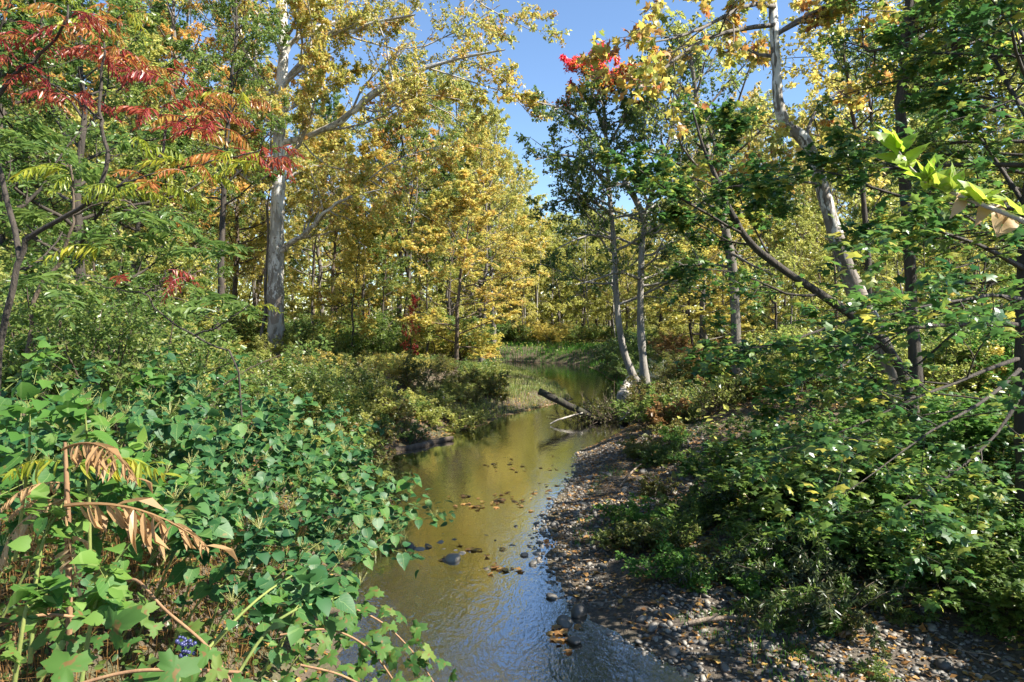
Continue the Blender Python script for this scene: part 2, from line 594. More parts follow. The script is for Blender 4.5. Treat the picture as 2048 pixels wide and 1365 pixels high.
def stone_mat():
    m, nt, out = newmat('river_stone')
    L = nt.links.new
    oi = node(nt, 'ShaderNodeObjectInfo')
    at_ = node(nt, 'ShaderNodeAttribute', attribute_name='tint')
    f = math_n(nt, 'FRACT', math_n(nt, 'ADD', oi.outputs['Random'], at_.outputs['Fac']))
    r = ramp(nt, [(0, (.05, .045, .04)), (.3, (.115, .105, .09)), (.6, (.20, .18, .15)), (.9, (.34, .305, .25)), (1, (.16, .115, .08))])
    L(f, r.inputs[0])
    tc = node(nt, 'ShaderNodeTexCoord')
    n = noise(nt, 9, 4, .6, tc.outputs['Object'])
    col = mixc(nt, math_n(nt, 'MULTIPLY', n.outputs[0], .7), r.outputs[0], (.09, .08, .065))
    p = node(nt, 'ShaderNodeBsdfPrincipled')
    L(col, p.inputs['Base Color'])
    p.inputs['Roughness'].default_value = .6
    b = node(nt, 'ShaderNodeBump')
    b.inputs['Strength'].default_value = .25
    L(n.outputs[0], b.inputs['Height'])
    L(b.outputs[0], p.inputs['Normal'])
    L(p.outputs[0], out.inputs[0])
    return m


M['stone'] = stone_mat()

# ------------------------------------------------------------------ terrain and creek
EY = np.array([-12, 0, 3, 5.65, 6.2, 6.94, 7.7, 8.36, 9.0, 9.6, 11.4, 13.2, 15.75, 17.0, 18.2, 19.5, 21, 22.75, 25.6, 31.5, 39, 43, 45.5, 47.5, 50, 51.5, 52.2])
EL = np.array([-1.2, -1.2, -1.3, -1.45, -1.55, -1.75, -2.0, -2.0, -1.35, -1.5, -2.04, -2.65, -2.58, -1.95, -1.5, -.77, -.37, .7, 2.3, 2.2, 1.0, -.8, -5., -16, -18, -16, -10])
ER = np.array([3.4, 2.7, 2.1, 1.55, 1.21, .69, .52, .40, .33, .35, .72, 1.22, 1.57, 2.3, 3.1, 3.5, 3.6, 3.3, 4.1, 4.8, 5.0, 4.9, 4.4, 2.5, -4, -9, -10])
_ys = np.concatenate([np.arange(-12, 44, .2), np.arange(44, 52.2, .1)])
EDGE = np.vstack([np.c_[np.interp(_ys, EY, EL), _ys], np.c_[np.interp(_ys, EY, ER), _ys]])


def vnoise(x, y, s, seed=0):
    x = x * s + seed * 13.7
    y = y * s + seed * 7.3
    return (np.sin(x * 1.0 + 1.3 * np.sin(y * .7 + seed)) + np.sin(y * 1.1 + 1.7 * np.sin(x * .6 + 2)) + .5 * np.sin(2.3 * x + 1.9 * y)) / 2.5


def creek_d(x, y):
    """signed distance to the water's edge, positive on land; and the side (-1 left, +1 right)"""
    x = np.atleast_1d(np.asarray(x, float)).ravel()
    y = np.atleast_1d(np.asarray(y, float)).ravel()
    d = np.full(len(x), 1e9)
    for i in range(0, len(x), 4000):
        dx = x[i:i + 4000, None] - EDGE[None, :, 0]
        dy = y[i:i + 4000, None] - EDGE[None, :, 1]
        d[i:i + 4000] = np.sqrt((dx * dx + dy * dy).min(1))
    l = np.interp(y, EY, EL)
    r = np.interp(y, EY, ER)
    ins = (x > l) & (x < r) & (y < 52.2)
    side = np.where(x < (l + r) / 2, -1, 1)
    return np.where(ins, -d, d), side


def sst(t):
    t = np.clip(t, 0, 1)
    return t * t * (3 - 2 * t)


def gz(x, y):
    shp = np.shape(x)
    x = np.atleast_1d(np.asarray(x, float)).ravel()
    y = np.atleast_1d(np.asarray(y, float)).ravel()
    d, side = creek_d(x, y)
    # left bank
    hb = np.interp(y, [0, 7, 9, 10.5, 12, 17, 20, 36, 60], [1.0, .9, .25, .55, .65, .55, .3, .3, .45])
    wb = np.interp(y, [0, 7, 9, 10.5, 12, 17, 20, 36, 60], [1.6, 1.5, 1.0, 1.2, .8, 1.4, 1.5, 1.5, 1.5])
    zl = hb * sst(d / wb) + np.interp(y, [0, 8, 12, 20, 40], [.2, .5, .5, .75, .5]) * sst((d - 1.5) / 5)
    # right bank: gravel bar near, steeper bank behind
    hb = np.interp(y, [0, 5, 13, 15, 18, 22, 60], [.14, .14, .16, .3, .5, .45, .4])
    wb = np.interp(y, [0, 5, 13, 15, 18, 22, 60], [1.2, 1.2, 1.2, 1.0, .7, 1.2, 1.5])
    zr = hb * sst(d / wb) + np.interp(y, [0, 8, 14, 60], [.75, .85, .8, .6]) * sst((d - np.interp(y, [0, 8, 14, 20], [2.2, 2.0, .8, .6])) / 3.2)
    z = np.where(side < 0, zl, zr)
    z = z + .9 * sst((d - 8) / 40) + (.07 * vnoise(x, y, .9) + .03 * vnoise(x, y, 3.1, 2)) * sst(d / 1.2 + .15)
    zi = -.34 * sst(-d / .9) + .035 * vnoise(x, y, 2.2, 5) * sst(-d / .5)
    z = np.where(d < 0, zi, z)
    return z.reshape(shp)


def axis(segs):
    out = []
    for a, b, s in segs:
        out.append(np.arange(a, b, s))
    return np.concatenate(out)


gx = axis([(-900, -100, 80), (-100, -20, 5), (-20, -8, .6), (-8, 8, .13), (8, 20, .6), (20, 100, 5), (100, 981, 80)])
gy = axis([(-30, 0, 3), (0, 3, .4), (3, 24, .13), (24, 54, .4), (54, 120, 4), (120, 1500, 90)])
GX, GY = np.meshgrid(gx, gy)
GZ = gz(GX, GY)
ni, nj = GX.shape
ix = np.arange(ni * nj).reshape(ni, nj)
q = np.stack([ix[:-1, :-1], ix[:-1, 1:], ix[1:, 1:], ix[1:, :-1]], -1).reshape(-1, 4)
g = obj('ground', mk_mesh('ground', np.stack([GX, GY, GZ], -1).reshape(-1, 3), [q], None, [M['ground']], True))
tag(g, 'brown leaf-strewn forest floor and creek banks', kind='structure')

wy = axis([(-12, 24, .4), (24, 52.3, .5)])
wl = np.interp(wy, EY, EL) - .35
wr = np.interp(wy, EY, ER) + .35
u = np.linspace(0, 1, 13)
WX = wl[:, None] + (wr - wl)[:, None] * u[None]
WY = np.repeat(wy[:, None], 13, 1)
ni, nj = WX.shape
ix = np.arange(ni * nj).reshape(ni, nj)
q = np.stack([ix[:-1, :-1], ix[:-1, 1:], ix[1:, 1:], ix[1:, :-1]], -1).reshape(-1, 4)
w = obj('creek_water', mk_mesh('creek_water', np.stack([WX, WY, np.zeros_like(WX)], -1).reshape(-1, 3), [q], None, [M['water']], True))
tag(w, 'shallow olive brown creek water winding into the wood', kind='structure')

# ------------------------------------------------------------------ branching plants
def branch_batch(rng, S, D, Ln, n, wob, up):
    K = len(S)
    P = np.zeros((K, n, 3))
    P[:, 0] = S
    d = nrm(D)
    for i in range(1, n):
        d = nrm(d + wob * rng.standard_normal((K, 3)) + up * UP)
        P[:, i] = P[:, i - 1] + d * (Ln / (n - 1))[:, None]
    return P


def spawn(rng, P, R, m, s0, s1, ang, lenf, n, wob, up, rf=.5, flat=0.):
    """m children on every polyline of P; lengths are lenf * parent length, shorter towards its tip"""
    K, pn, _ = P.shape
    L = np.linalg.norm(np.diff(P, axis=1), axis=2).sum(1)
    s = (s0 + (s1 - s0) * ((np.arange(m)[None] + rng.random((K, m))) / m))
    f = s * (pn - 1)
    i = np.minimum(f.astype(int), pn - 2)
    t = (f - i)[..., None]
    k = np.arange(K)[:, None]
    A, B = P[k, i], P[k, i + 1]
    S = A + (B - A) * t
    T = nrm(B - A)
    r = R[k, i] * (1 - t[..., 0]) + R[k, i + 1] * t[..., 0]
    rv = rng.standard_normal((K, m, 3))
    rv[..., 2] *= (1 - flat)
    pr = nrm(rv - T * np.sum(rv * T, -1, keepdims=True))
    a = np.radians(rng.uniform(ang[0], ang[1], (K, m)))[..., None]
    D = T * np.cos(a) + pr * np.sin(a)
    Ln = lenf * L[:, None] * (1.15 - .65 * s) * rng.uniform(.7, 1.25, (K, m))
    C = branch_batch(rng, S.reshape(-1, 3), D.reshape(-1, 3), Ln.ravel(), n, wob, up)
    r0 = np.maximum(r.ravel() * rf, .002)
    RR = r0[:, None] * np.linspace(1, .3, n)[None]
    return C, RR


def leaves_on(rng, P, m, s0, size, upb=.8, scat=.7, droop=.25, off=.35):
    K, pn, _ = P.shape
    s = s0 + (1 - s0) * rng.random((K, m))
    f = s * (pn - 1)
    i = np.minimum(f.astype(int), pn - 2)
    t = (f - i)[..., None]
    k = np.arange(K)[:, None]
    A, B = P[k, i], P[k, i + 1]
    p = (A + (B - A) * t).reshape(-1, 3)
    T = nrm(B - A).reshape(-1, 3)
    n = len(p)
    sz = size * rng.uniform(.65, 1.25, n)
    N = UP * upb + scat * rng.standard_normal((n, 3))
    D = T * .5 + .8 * rng.standard_normal((n, 3)) - UP * droop
    p = p + off * sz[:, None] * rng.standard_normal((n, 3))
    tw = np.repeat(rng.random(K), m)
    tint = np.clip(.5 * tw + .5 * rng.random(n) + .08 * rng.standard_normal(n), 0, 1)
    return p, frames(N, D), sz, tint


def auto_trunk(rng, H, R, lean=.05, n=12, wob=.02):
    z = np.linspace(0, 1, n)
    dx = np.cumsum(rng.standard_normal(n) * wob) * H * .3 + lean * H * rng.standard_normal() * z ** 1.5
    dy = np.cumsum(rng.standard_normal(n) * wob) * H * .3 + lean * H * rng.standard_normal() * z ** 1.5
    dx -= dx[0]; dy -= dy[0]
    P = np.stack([dx, dy, H * z], -1)
    P[0, 2] = -.25
    r = R * (1 - .85 * z)
    r[0] *= 1.5
    return P, r


def grow(seed, trunk, tr, limbs=(), t0=.35, n1=22, len1=3.2, pitch=(15, 60), n2=5, n3=5, nl=14, leaf=.13, T=KITE, up1=.04, up2=.02,
         len2=.42, len3=.42, wob=.16, flat=.0, upb=.7, scat=.75, sides=8, twigs=True, shape='oval', droop=.25, rf=.45, l2leaf=0, azr=None, leafcut=None):
    """-> wood MB, leaf MB (world or local coordinates as given)"""
    rng = np.random.default_rng(seed)
    wood, lf = MB(), MB()
    TP, TR = smooth_line(trunk, tr, max(14, len(trunk) * 4))
    wood.add(*[(lambda a: (a[0], [a[1]]))(tubes(TP[None], knob(TP, TR, rng, .03)[None], sides, .06, seed))][0])
    L1, R1 = [], []
    H = len(TP)
    if n1:
        s = t0 + (1 - t0) * (np.arange(n1) + rng.random(n1) * .8) / n1
        f = np.minimum(s, .999) * (H - 1)
        i = f.astype(int)
        S = TP[i] + (TP[np.minimum(i + 1, H - 1)] - TP[i]) * (f - i)[:, None]
        tt = (s - t0) / (1 - t0)
        if shape == 'oval':
            env = np.sqrt(np.clip(1 - ((tt - .38) / .68) ** 2, .05, 1))
        elif shape == 'cone':
            env = 1.05 - .75 * tt
        else:
            env = .55 + .45 * tt
        az = np.arange(n1) * 2.39996 + rng.standard_normal(n1) * .5 + seed
        if azr:
            az = rng.uniform(azr[0], azr[1], n1)
        pt = np.radians(pitch[0] + (pitch[1] - pitch[0]) * tt + 8 * rng.standard_normal(n1))
        D = np.stack([np.cos(az) * np.cos(pt), np.sin(az) * np.cos(pt), np.sin(pt)], -1)
        Pm = branch_batch(rng, S, D, len1 * env * rng.uniform(.75, 1.2, n1), 8, wob * .8, up1)
        r0 = np.minimum(TR[i] * .5, .018 * len1 * env + .006)
        L1.append(Pm)
        R1.append(r0[:, None] * np.linspace(1, .22, 8)[None])
    for lp, lr in limbs:
        a, b = smooth_line(lp, lr, 8)
        L1.append(a[None])
        R1.append(b[None])
    P1 = np.concatenate(L1)
    Q1 = np.concatenate(R1)
    v, fq = tubes(P1, Q1, 5, .08, seed)
    wood.add(v, [fq])
    P2, Q2 = spawn(rng, P1, Q1, n2, .18, 1., (25, 65), len2, 5, wob, up2, .55, flat)
    v, fq = tubes(P2, Q2, 4 if sides > 6 else 3)
    wood.add(v, [fq])
    P3, Q3 = spawn(rng, P2, Q2, n3, .15, 1., (25, 70), len3, 3, wob, up2, .6, flat)
    if twigs:
        v, fq = tubes(P3, Q3, 3)
        wood.add(v, [fq])
    lp = leaves_on(rng, P3, nl, .1, leaf, upb, scat, droop)
    sets = [lp]
    if l2leaf:
        sets.append(leaves_on(rng, P2, l2leaf, .4, leaf, upb, scat, droop))
    for p, Fr, sz, ti in sets:
        if leafcut is not None:
            k = leafcut(p)
            p, Fr, sz, ti = p[k], Fr[k], sz[k], ti[k]
        leaf_cloud(lf, T, p, Fr, sz, ti)
    return wood, lf


def tree_thing(name, label, cat, base, wood, lf, bark, lmat, group=None, leafname='crown'):
    e = thing(name, label, cat, base, group)
    obj('trunk', wood.mesh('trunk', [bark], True, base), e)
    if lf is not None and lf.n:
        obj(leafname, lf.mesh('crown', [lmat], False, base), e)
    return e


def px_line(pts, Y):
    """list of (px,py,r_px[,dY]) -> world points and radii at depth Y"""
    P, R = [], []
    for t in pts:
        y = Y + (t[3] if len(t) > 3 else 0)
        P.append(at(t[0], t[1], y))
        R.append(t[2] / F * y)
    return np.array(P), np.array(R)

# ------------------------------------------------------------------ the trees one can tell apart
# 1 old pale sycamore on the left bank
Y = 34.0
tp, tr = px_line([(560, 722, 25), (554, 690, 20), (551, 600, 19.5), (553, 480, 17.5), (556, 400, 16), (558, 330, 15), (560, 215, 14.5), (566, 120, 12), (566, 0, 9, .3), (570, -130, 6, .6), (566, -240, 3, .8)], Y)
base = np.array([tp[0][0], Y, gz(tp[0][0], Y)])
tp[0][2] = base[2] - .2
limb_px = [
    [(549, 212, 8), (528, 172, 7), (508, 140, 6.5), (486, 90, 6, -.6), (466, 10, 5, -1), (448, -90, 4, -1.5), (420, -200, 2, -2)],
    [(560, 290, 9), (610, 275, 9, -.4), (660, 254, 8.5, -.9), (706, 226, 8, -1.4), (745, 187, 7.5, -2), (790, 166, 6.5, -2.5), (850, 135, 5, -3), (925, 116, 3.5, -4), (1010, 100, 2, -5)],
    [(567, 112, 8), (585, 84, 7), (610, 68, 6.5), (640, 55, 5.5, .6), (690, 40, 4, 1.5), (760, 20, 3, 2), (840, -30, 2, 3)],
    [(566, 168, 8), (588, 140, 7.5, -.3), (612, 115, 7, -.6), (632, 86, 6.5, -.9), (665, 64, 6, -1.2), (705, 64, 5, -1.6), (745, 45, 4, -2), (830, 30, 2.5, -3)],
    [(556, 505, 7), (590, 482, 6.5, -.8), (625, 455, 6, -1.6), (655, 420, 4.5, -2.4), (700, 395, 3, -3), (760, 380, 2, -4)],
    [(566, 20, 6), (545, -30, 5), (520, -110, 4, 1), (490, -220, 2, 2)],
    [(567, -40, 6), (610, -90, 5, .5), (680, -150, 4, 1), (760, -200, 2, 1)],
    [(720, 215, 4, -1.6), (760, 225, 3.6, -2.2), (800, 205, 3, -3), (850, 190, 2, -4), (920, 200, 1.5, -4.6)],
    [(560, 250, 5), (530, 240, 4, 1), (490, 215, 3, 2), (440, 200, 2, 3)],
    [(850, 135, 3, -3), (900, 150, 2.6, -3), (960, 170, 2, -3), (1020, 190, 1.5, -3.4), (1060, 230, 1, -3.6)],
    [(700, -160, 4, 1), (800, -120, 3.4, .5), (900, -40, 2.6, 0), (980, 20, 2, -.5), (1060, 60, 1.3, -1)],
    [(640, 55, 4, .6), (720, 80, 3, 1.2), (820, 100, 2.4, 1.8), (920, 60, 1.8, 2), (1000, 10, 1.2, 2)],
    [(700, 395, 2.6, -3), (760, 340, 2.2, -3), (820, 310, 1.8, -3), (900, 290, 1.4, -3), (980, 300, 1, -3)],
    [(600, 280, 3, -.3), (650, 330, 2.6, -1), (720, 350, 2.2, -1.6), (800, 400, 1.5, -2), (860, 440, 1, -2.3)],
    [(558, 420, 3), (530, 380, 2.4, -.3), (490, 350, 1.8, -.5), (450, 350, 1, -.6)],
]
limbs = [px_line(l, Y) for l in limb_px]
limbs = [(a, b * .68) for a, b in limbs]
tr = tr * .8
wood, lf = grow(11, tp, tr, limbs, t0=.42, n1=22, len1=5.4, pitch=(5, 60), n2=12, n3=9, nl=30, leaf=.15, T=KITE, len2=.36, len3=.42, wob=.2, upb=.45, scat=.85,
                leafcut=lambda p: np.random.default_rng(1).random(len(p)) < np.where(np.abs(p[:, 0] - base[0]) < 1.3, .3, 1))
# the limbs are parts of their own
e = thing('sycamore_tree', 'tall pale barked sycamore with forking limbs above the left bank bushes', 'tree', base)
bole = MB()
P_, R_ = smooth_line(tp, tr, 44)
rg = np.random.default_rng(3)
bole.add(*[(lambda a: (a[0], [a[1]]))(tubes(P_[None], (R_ * (1 + .04 * rg.standard_normal(len(R_))))[None], 14, .04, 5))][0])
obj('trunk', bole.mesh('trunk', [M['sycamore_bark']], True, base), e)
for l in limbs[:7]:
    a, b = smooth_line(l[0], l[1], 26)
    a[1:-1] += rg.standard_normal((24, 3)) * .035
    v, fq = tubes(a[None], b[None], 8, .06, 7)
    obj('limb', MB().add(v, [fq]).mesh('limb', [M['sycamore_bark']], True, base), e)
obj('branches', wood.mesh('branches', [M['bark_pale']], True, base), e)
obj('crown', lf.mesh('crown', [M['leaf_sycamore']], False, base), e)

# 2 white sycamore leaning on the right
Y = 14.0
tp, tr = px_line([(1812, 830, 26), (1790, 765, 24), (1762, 690, 22), (1722, 605, 20), (1690, 530, 18.5), (1662, 440, 16), (1643, 370, 14.5), (1628, 320, 14), (1606, 278, 14), (1572, 248, 13), (1557, 205, 11.5), (1553, 140, 10.5), (1548, 60, 9.5), (1544, -20, 8.5, .2), (1540, -160, 6, .5), (1530, -320, 3, .8)], Y)
base = np.array([tp[0][0], Y, gz(tp[0][0], Y)])
tp[0][2] = base[2] - .15
limb_px = [
    [(1552, 50, 5), (1500, 55, 4.6, -.4), (1447, 66, 4, -.9), (1400, 84, 3.6, -1.3), (1360, 110, 3.2, -1.7), (1310, 155, 2.4, -2.2), (1270, 180, 1.5, -2.6)],
    [(1548, 14, 5), (1510, 8, 4.5, -.5), (1470, 20, 4, -1), (1430, 45, 3.4, -1.5), (1370, 70, 2.6, -2), (1310, 85, 2, -2.5), (1245, 80, 1.4, -3)],
    [(1553, 70, 5), (1590, 45, 4.2), (1625, 26, 3.8, -.4), (1670, 0, 3.2, -.8), (1730, -50, 2, -1.2)],
    [(1612, 278, 4), (1625, 235, 3.6, .3), (1650, 200, 3, .6), (1690, 180, 2.2, 1), (1750, 150, 1.4, 1.5)],
    [(1543, -60, 5), (1500, -90, 4, -.6), (1440, -80, 3, -1.5), (1360, -30, 2, -2.5), (1280, 30, 1.4, -3.3)],
    [(1541, -120, 5), (1590, -160, 4), (1650, -170, 3, -.6), (1720, -120, 2, -1)],
    [(1645, 370, 3.4), (1600, 362, 3, -.5), (1550, 358, 2.6, -.9), (1500, 350, 2.2, -1.3), (1460, 330, 1.4, -1.6)],
]
tr = tr * .86
limbs = [px_line(l, Y) for l in limb_px]
wood, lf = grow(23, tp, tr, limbs, t0=.74, n1=6, len1=2.6, pitch=(10, 50), n2=7, n3=5, nl=8, leaf=.16, T=MAPLE_LOW, len2=.36, len3=.42, wob=.2, upb=.4, scat=.9)
e = thing('sycamore_tree', 'white barked sycamore with an S-bent trunk and rusty leaves against blue sky', 'tree', base)
bole = MB()
P_, R_ = smooth_line(tp, tr, 56)
bole.add(*[(lambda a: (a[0], [a[1]]))(tubes(P_[None], (R_ * (1 + .03 * rg.standard_normal(len(R_))))[None], 14, .04, 5))][0])
obj('trunk', bole.mesh('trunk', [M['sycamore_bark']], True, base), e)
obj('branches', wood.mesh('branches', [M['bark_grey']], True, base), e)
obj('crown', lf.mesh('crown', [M['leaf_sycamore_rust']], False, base), e)

# 3 the pair of slim trees by the log jam
Y = 21.0
tp, tr = px_line([(1312, 818, 14), (1302, 806, 11), (1270, 758, 9.5), (1247, 700, 8.5), (1235, 620, 7.5), (1227, 480, 6.3), (1216, 350, 5.2), (1211, 260, 4.5), (1206, 200, 3), (1190, 150, 1.5)], Y)
base = np.array([tp[0][0], Y, gz(tp[0][0], Y)])
tp[0][2] = base[2] - .1
lx = [[(1212, 300, 4), (1170, 250, 3.2, -.5), (1130, 220, 2.6, -1), (1075, 205, 1.6, -1.5)], [(1218, 380, 4), (1180, 330, 3.4, -.5), (1130, 310, 2.6, -.8), (1070, 320, 1.4, -1.2)],
      [(1211, 270, 3.4), (1190, 210, 2.8), (1178, 165, 2), (1165, 125, 1)], [(1213, 300, 3.4), (1240, 250, 2.6), (1262, 200, 2), (1280, 155, 1)], [(1222, 430, 3.6), (1180, 400, 3, -.4), (1130, 400, 2.2, -.6), (1080, 420, 1.2, -.8)], [(1226, 480, 3), (1190, 470, 2.4, -.8), (1150, 480, 1.8, -1.4), (1110, 500, 1, -1.8)]]
limbs = [px_line(l, Y) for l in lx]
tr = tr * .85
zr, zo = at(0, 135, Y)[2], at(0, 172, Y)[2]
kw = dict(t0=.45, n1=32, len1=3.0, pitch=(10, 45), n2=8, n3=6, nl=16, leaf=.085, T=OVAL, wob=.18, upb=.45, scat=.8, shape='cone', len2=.38)
wob_ = np.random.default_rng(5)
jit = lambda p: p[:, 2] + .3 * np.sin(p[:, 0] * 5) + .45 * (np.sin(p[:, 0] * 917.3 + p[:, 1] * 641.7 + p[:, 2] * 333.1))
wood, lf = grow(31, tp, tr, limbs, leafcut=lambda p: jit(p) < zo, **kw)
_, lo = grow(31, tp, tr, limbs, leafcut=lambda p: (jit(p) >= zo) & (jit(p) < zr), **kw)
_, lr = grow(31, tp, tr, limbs, leafcut=lambda p: jit(p) >= zr, **kw)
e = tree_thing('slim_maple', 'slim leaning maple by the log jam with a crimson top against the sky', 'tree', base, wood, lf, M['bark_light'], M['leaf_slim'])
if lo.n: tag(obj('crown', lo.mesh('crown', [M['leaf_redorange']], False, base), e), 'orange leaves below the top')
if lr.n: tag(obj('crown', lr.mesh('crown', [M['leaf_red']], False, base), e), 'crimson leaves of the top')

Y = 20.6
tp, tr = px_line([(1304, 818, 16), (1297, 800, 12.5), (1288, 740, 10.5), (1281, 640, 9), (1283, 520, 7.5), (1290, 440, 6.5), (1310, 370, 5.4), (1330, 310, 5), (1350, 230, 3.2), (1362, 165, 1.6)], Y)
base = np.array([tp[0][0] + .05, Y, gz(tp[0][0], Y)])
tp[0][2] = base[2] - .1
tr = tr * .85
limbs = [px_line(l, Y) for l in [[(1290, 440, 7), (1272, 400, 6), (1250, 365, 5), (1235, 330, 4), (1222, 300, 2)], [(1300, 400, 5), (1350, 370, 4, -.5), (1400, 330, 2.5, -1), (1440, 300, 1.5, -1.4)],
                                  [(1283, 560, 3.4), (1240, 545, 2.6, -.6), (1190, 560, 1.8, -1.2), (1150, 570, 1, -1.6)]]]
wood, lf = grow(37, tp, tr, limbs, t0=.38, n1=28, len1=2.8, pitch=(0, 60), n2=7, n3=6, nl=14, leaf=.085, T=OVAL, wob=.18, upb=.45, scat=.8)
tree_thing('slim_maple', 'upright slim maple with forked stem beside the leaning one at the log jam', 'tree', base, wood, lf, M['bark_light'], M['leaf_slim'])

# 4 dark trunk that snakes up on the right
Y = 12.0
tp, tr = px_line([(1838, 790, 15), (1832, 740, 12), (1826, 650, 11), (1815, 450, 10.5), (1802, 245, 10), (1801, 193, 10), (1814, 138, 10), (1807, 100, 10), (1815, 45, 10), (1820, 0, 9.5), (1830, -120, 7), (1835, -300, 4)], Y)
base = np.array([tp[0][0], Y, gz(tp[0][0], Y)])
tp[0][2] = base[2] - .1
wood, lf = grow(41, tp, tr, [], t0=.45, n1=22, len1=3.0, pitch=(0, 50), n2=6, n3=5, nl=11, leaf=.11, T=FIVE, wob=.17, upb=.7, flat=.35, azr=(-1.6, 1.4))
tree_thing('dark_trunk_tree', 'dark snaking trunk rising right of the white sycamore', 'tree', base, wood, lf, M['bark_dark'], M['leaf_yellowgreen'])

# 5 thin yellow tree behind the white sycamore
Y = 16.5
tp, tr = px_line([(1752, 790, 8), (1742, 700, 6), (1735, 500, 5.5), (1725, 379, 5), (1722, 310, 4.6), (1705, 231, 4), (1696, 155, 3.2), (1687, 100, 2.4), (1690, 0, 1.6), (1680, -80, 1)], Y)
base = np.array([tp[0][0], Y, gz(tp[0][0], Y)])
tp[0][2] = base[2] - .1
limbs = [px_line(l, Y) for l in [[(1722, 312, 3), (1690, 290, 2.6), (1640, 272, 2, -.4), (1580, 262, 1.4, -.8), (1520, 250, 1, -1)], [(1712, 190, 2.4), (1760, 175, 2), (1800, 160, 1.4), (1840, 140, 1)]]]
wood, lf = grow(43, tp, tr, limbs, t0=.35, n1=20, len1=1.9, pitch=(5, 50), n2=6, n3=5, nl=8, leaf=.11, T=FIVE, wob=.18, upb=.6)
tree_thing('thin_yellow_tree', 'thin black stemmed tree with golden leaves behind the white trunk', 'tree', base, wood, lf, M['bark_dark'], M['leaf_yellow'])

# 6 grey trunk in the middle distance, right of the pair
Y = 19.0
tp, tr = px_line([(1478, 760, 13), (1474, 740, 11), (1470, 620, 10), (1462, 520, 9), (1435, 390, 8), (1415, 310, 7), (1395, 210, 5), (1380, 100, 3)], Y)
base = np.array([tp[0][0], Y, gz(tp[0][0], Y)])
tp[0][2] = base[2] - .1
wood, lf = grow(47, tp, tr, [], t0=.4, n1=24, len1=2.8, pitch=(0, 55), n2=6, n3=5, nl=8, leaf=.11, T=OVAL, wob=.18)
tree_thing('grey_tree', 'straight grey trunk standing alone among yellow bushes behind the right bank', 'tree', base, wood, lf, M['bark_grey'], M['leaf_yellowgreen'])

# 7 near maples on the right: broad dark green layered leaves
NEAR_MAPLES = [
    (7.0, 'thick trunked maple at the right edge reaching layered green branches over the bank', 'bark_dark',
     [(2062, 990, 28), (2054, 900, 22), (2048, 800, 19), (2048, 640, 18), (2052, 500, 15), (2062, 350, 13), (2080, 150, 10), (2095, -100, 7), (2100, -350, 4)],
     [[(2042, 650, 10), (1960, 648, 8.5, -.2), (1890, 650, 7.5, -.4), (1825, 656, 6, -.6), (1720, 690, 4, -.8), (1640, 695, 3, -.8), (1560, 690, 2.4, -.7), (1480, 695, 1.6, -.5)],
      [(2044, 715, 8), (1960, 745, 6, -.3), (1890, 775, 5, -.6), (1820, 800, 4, -.9), (1740, 840, 3, -1.1), (1640, 880, 2, -1.3), (1560, 900, 1.4, -1.4)],
      [(2044, 735, 7), (1985, 790, 5.5, -.6), (1920, 830, 4.5, -1.1), (1850, 870, 3.4, -1.5), (1770, 930, 2, -1.8), (1700, 980, 1.4, -2)],
      [(2050, 540, 9), (1980, 500, 7, -.4), (1930, 480, 5.5, -.6), (1870, 460, 4, -.9), (1820, 455, 2.6, -1.0), (1770, 460, 1.6, -1.1)],
      [(2056, 420, 9), (2010, 350, 7, .3), (1970, 290, 5, .5), (1920, 230, 3.4, .6), (1870, 200, 2, .7)],
      [(2070, 260, 9), (2020, 180, 7, .4), (1985, 110, 5, .8), (1950, 50, 3.4, 1), (1900, 10, 2, 1.2)],
      [(2078, 160, 8), (2040, 60, 6, .2), (2000, -40, 4, .4), (1930, -100, 2.4, .5)],
      [(2046, 600, 8), (1990, 590, 6, -.8), (1930, 600, 5, -1.4), (1860, 610, 3.6, -2), (1780, 630, 2, -2.4)],
      [(2046, 780, 7), (2000, 860, 5, -.2), (1940, 920, 4, -.5), (1860, 980, 3, -.8), (1780, 1030, 2, -1)]], 101, 12, .40),
    (10.0, 'slanting dark maple stem with flat green sprays in front of the white sycamore', 'bark_dark',
     [(1850, 860, 15), (1810, 760, 12.5), (1760, 680, 11), (1705, 632, 10), (1640, 588, 9.5), (1560, 535, 9), (1500, 485, 8), (1462, 425, 7), (1430, 350, 5), (1405, 290, 3.4), (1385, 220, 2)],
     [[(1640, 590, 5), (1580, 590, 4, -.2), (1510, 560, 3, -.4), (1440, 540, 2, -.6), (1360, 540, 1.3, -.7)],
      [(1700, 640, 5), (1620, 668, 4, -.4), (1570, 685, 3.4, -.6), (1510, 695, 2.6, -.8), (1450, 690, 1.6, -.9)],
      [(1740, 665, 6), (1700, 720, 5, -.4), (1660, 745, 4, -.7), (1600, 765, 3, -.9), (1550, 780, 1.6, -1.0)],
      [(1500, 490, 4), (1450, 480, 3, .2), (1400, 450, 2.2, .3), (1330, 430, 1.3, .4)],
      [(1540, 515, 4), (1505, 450, 3, .3), (1485, 410, 2.2, .5), (1470, 375, 1.3, .6)],
      [(1445, 390, 3), (1400, 360, 2.4, -.3), (1340, 350, 1.8, -.5), (1280, 350, 1, -.6)],
      [(1420, 330, 3), (1435, 285, 2.2, .2), (1450, 255, 1.6, .3), (1460, 230, 1, .4)]], 103, 3, .40),
]
near_leaf = {}
for k, s in enumerate((1, 2, 3)):
    rr = np.random.default_rng(s)
    v = MAPLE[0].copy()
    v[:, 2] += .05 * rr.standard_normal(len(v))
    near_leaf[k] = mk_mesh('maple_leaf', v, MAPLE[1], np.full(len(v), .15 + .3 * k), [M['leaf_maple_near']], True)
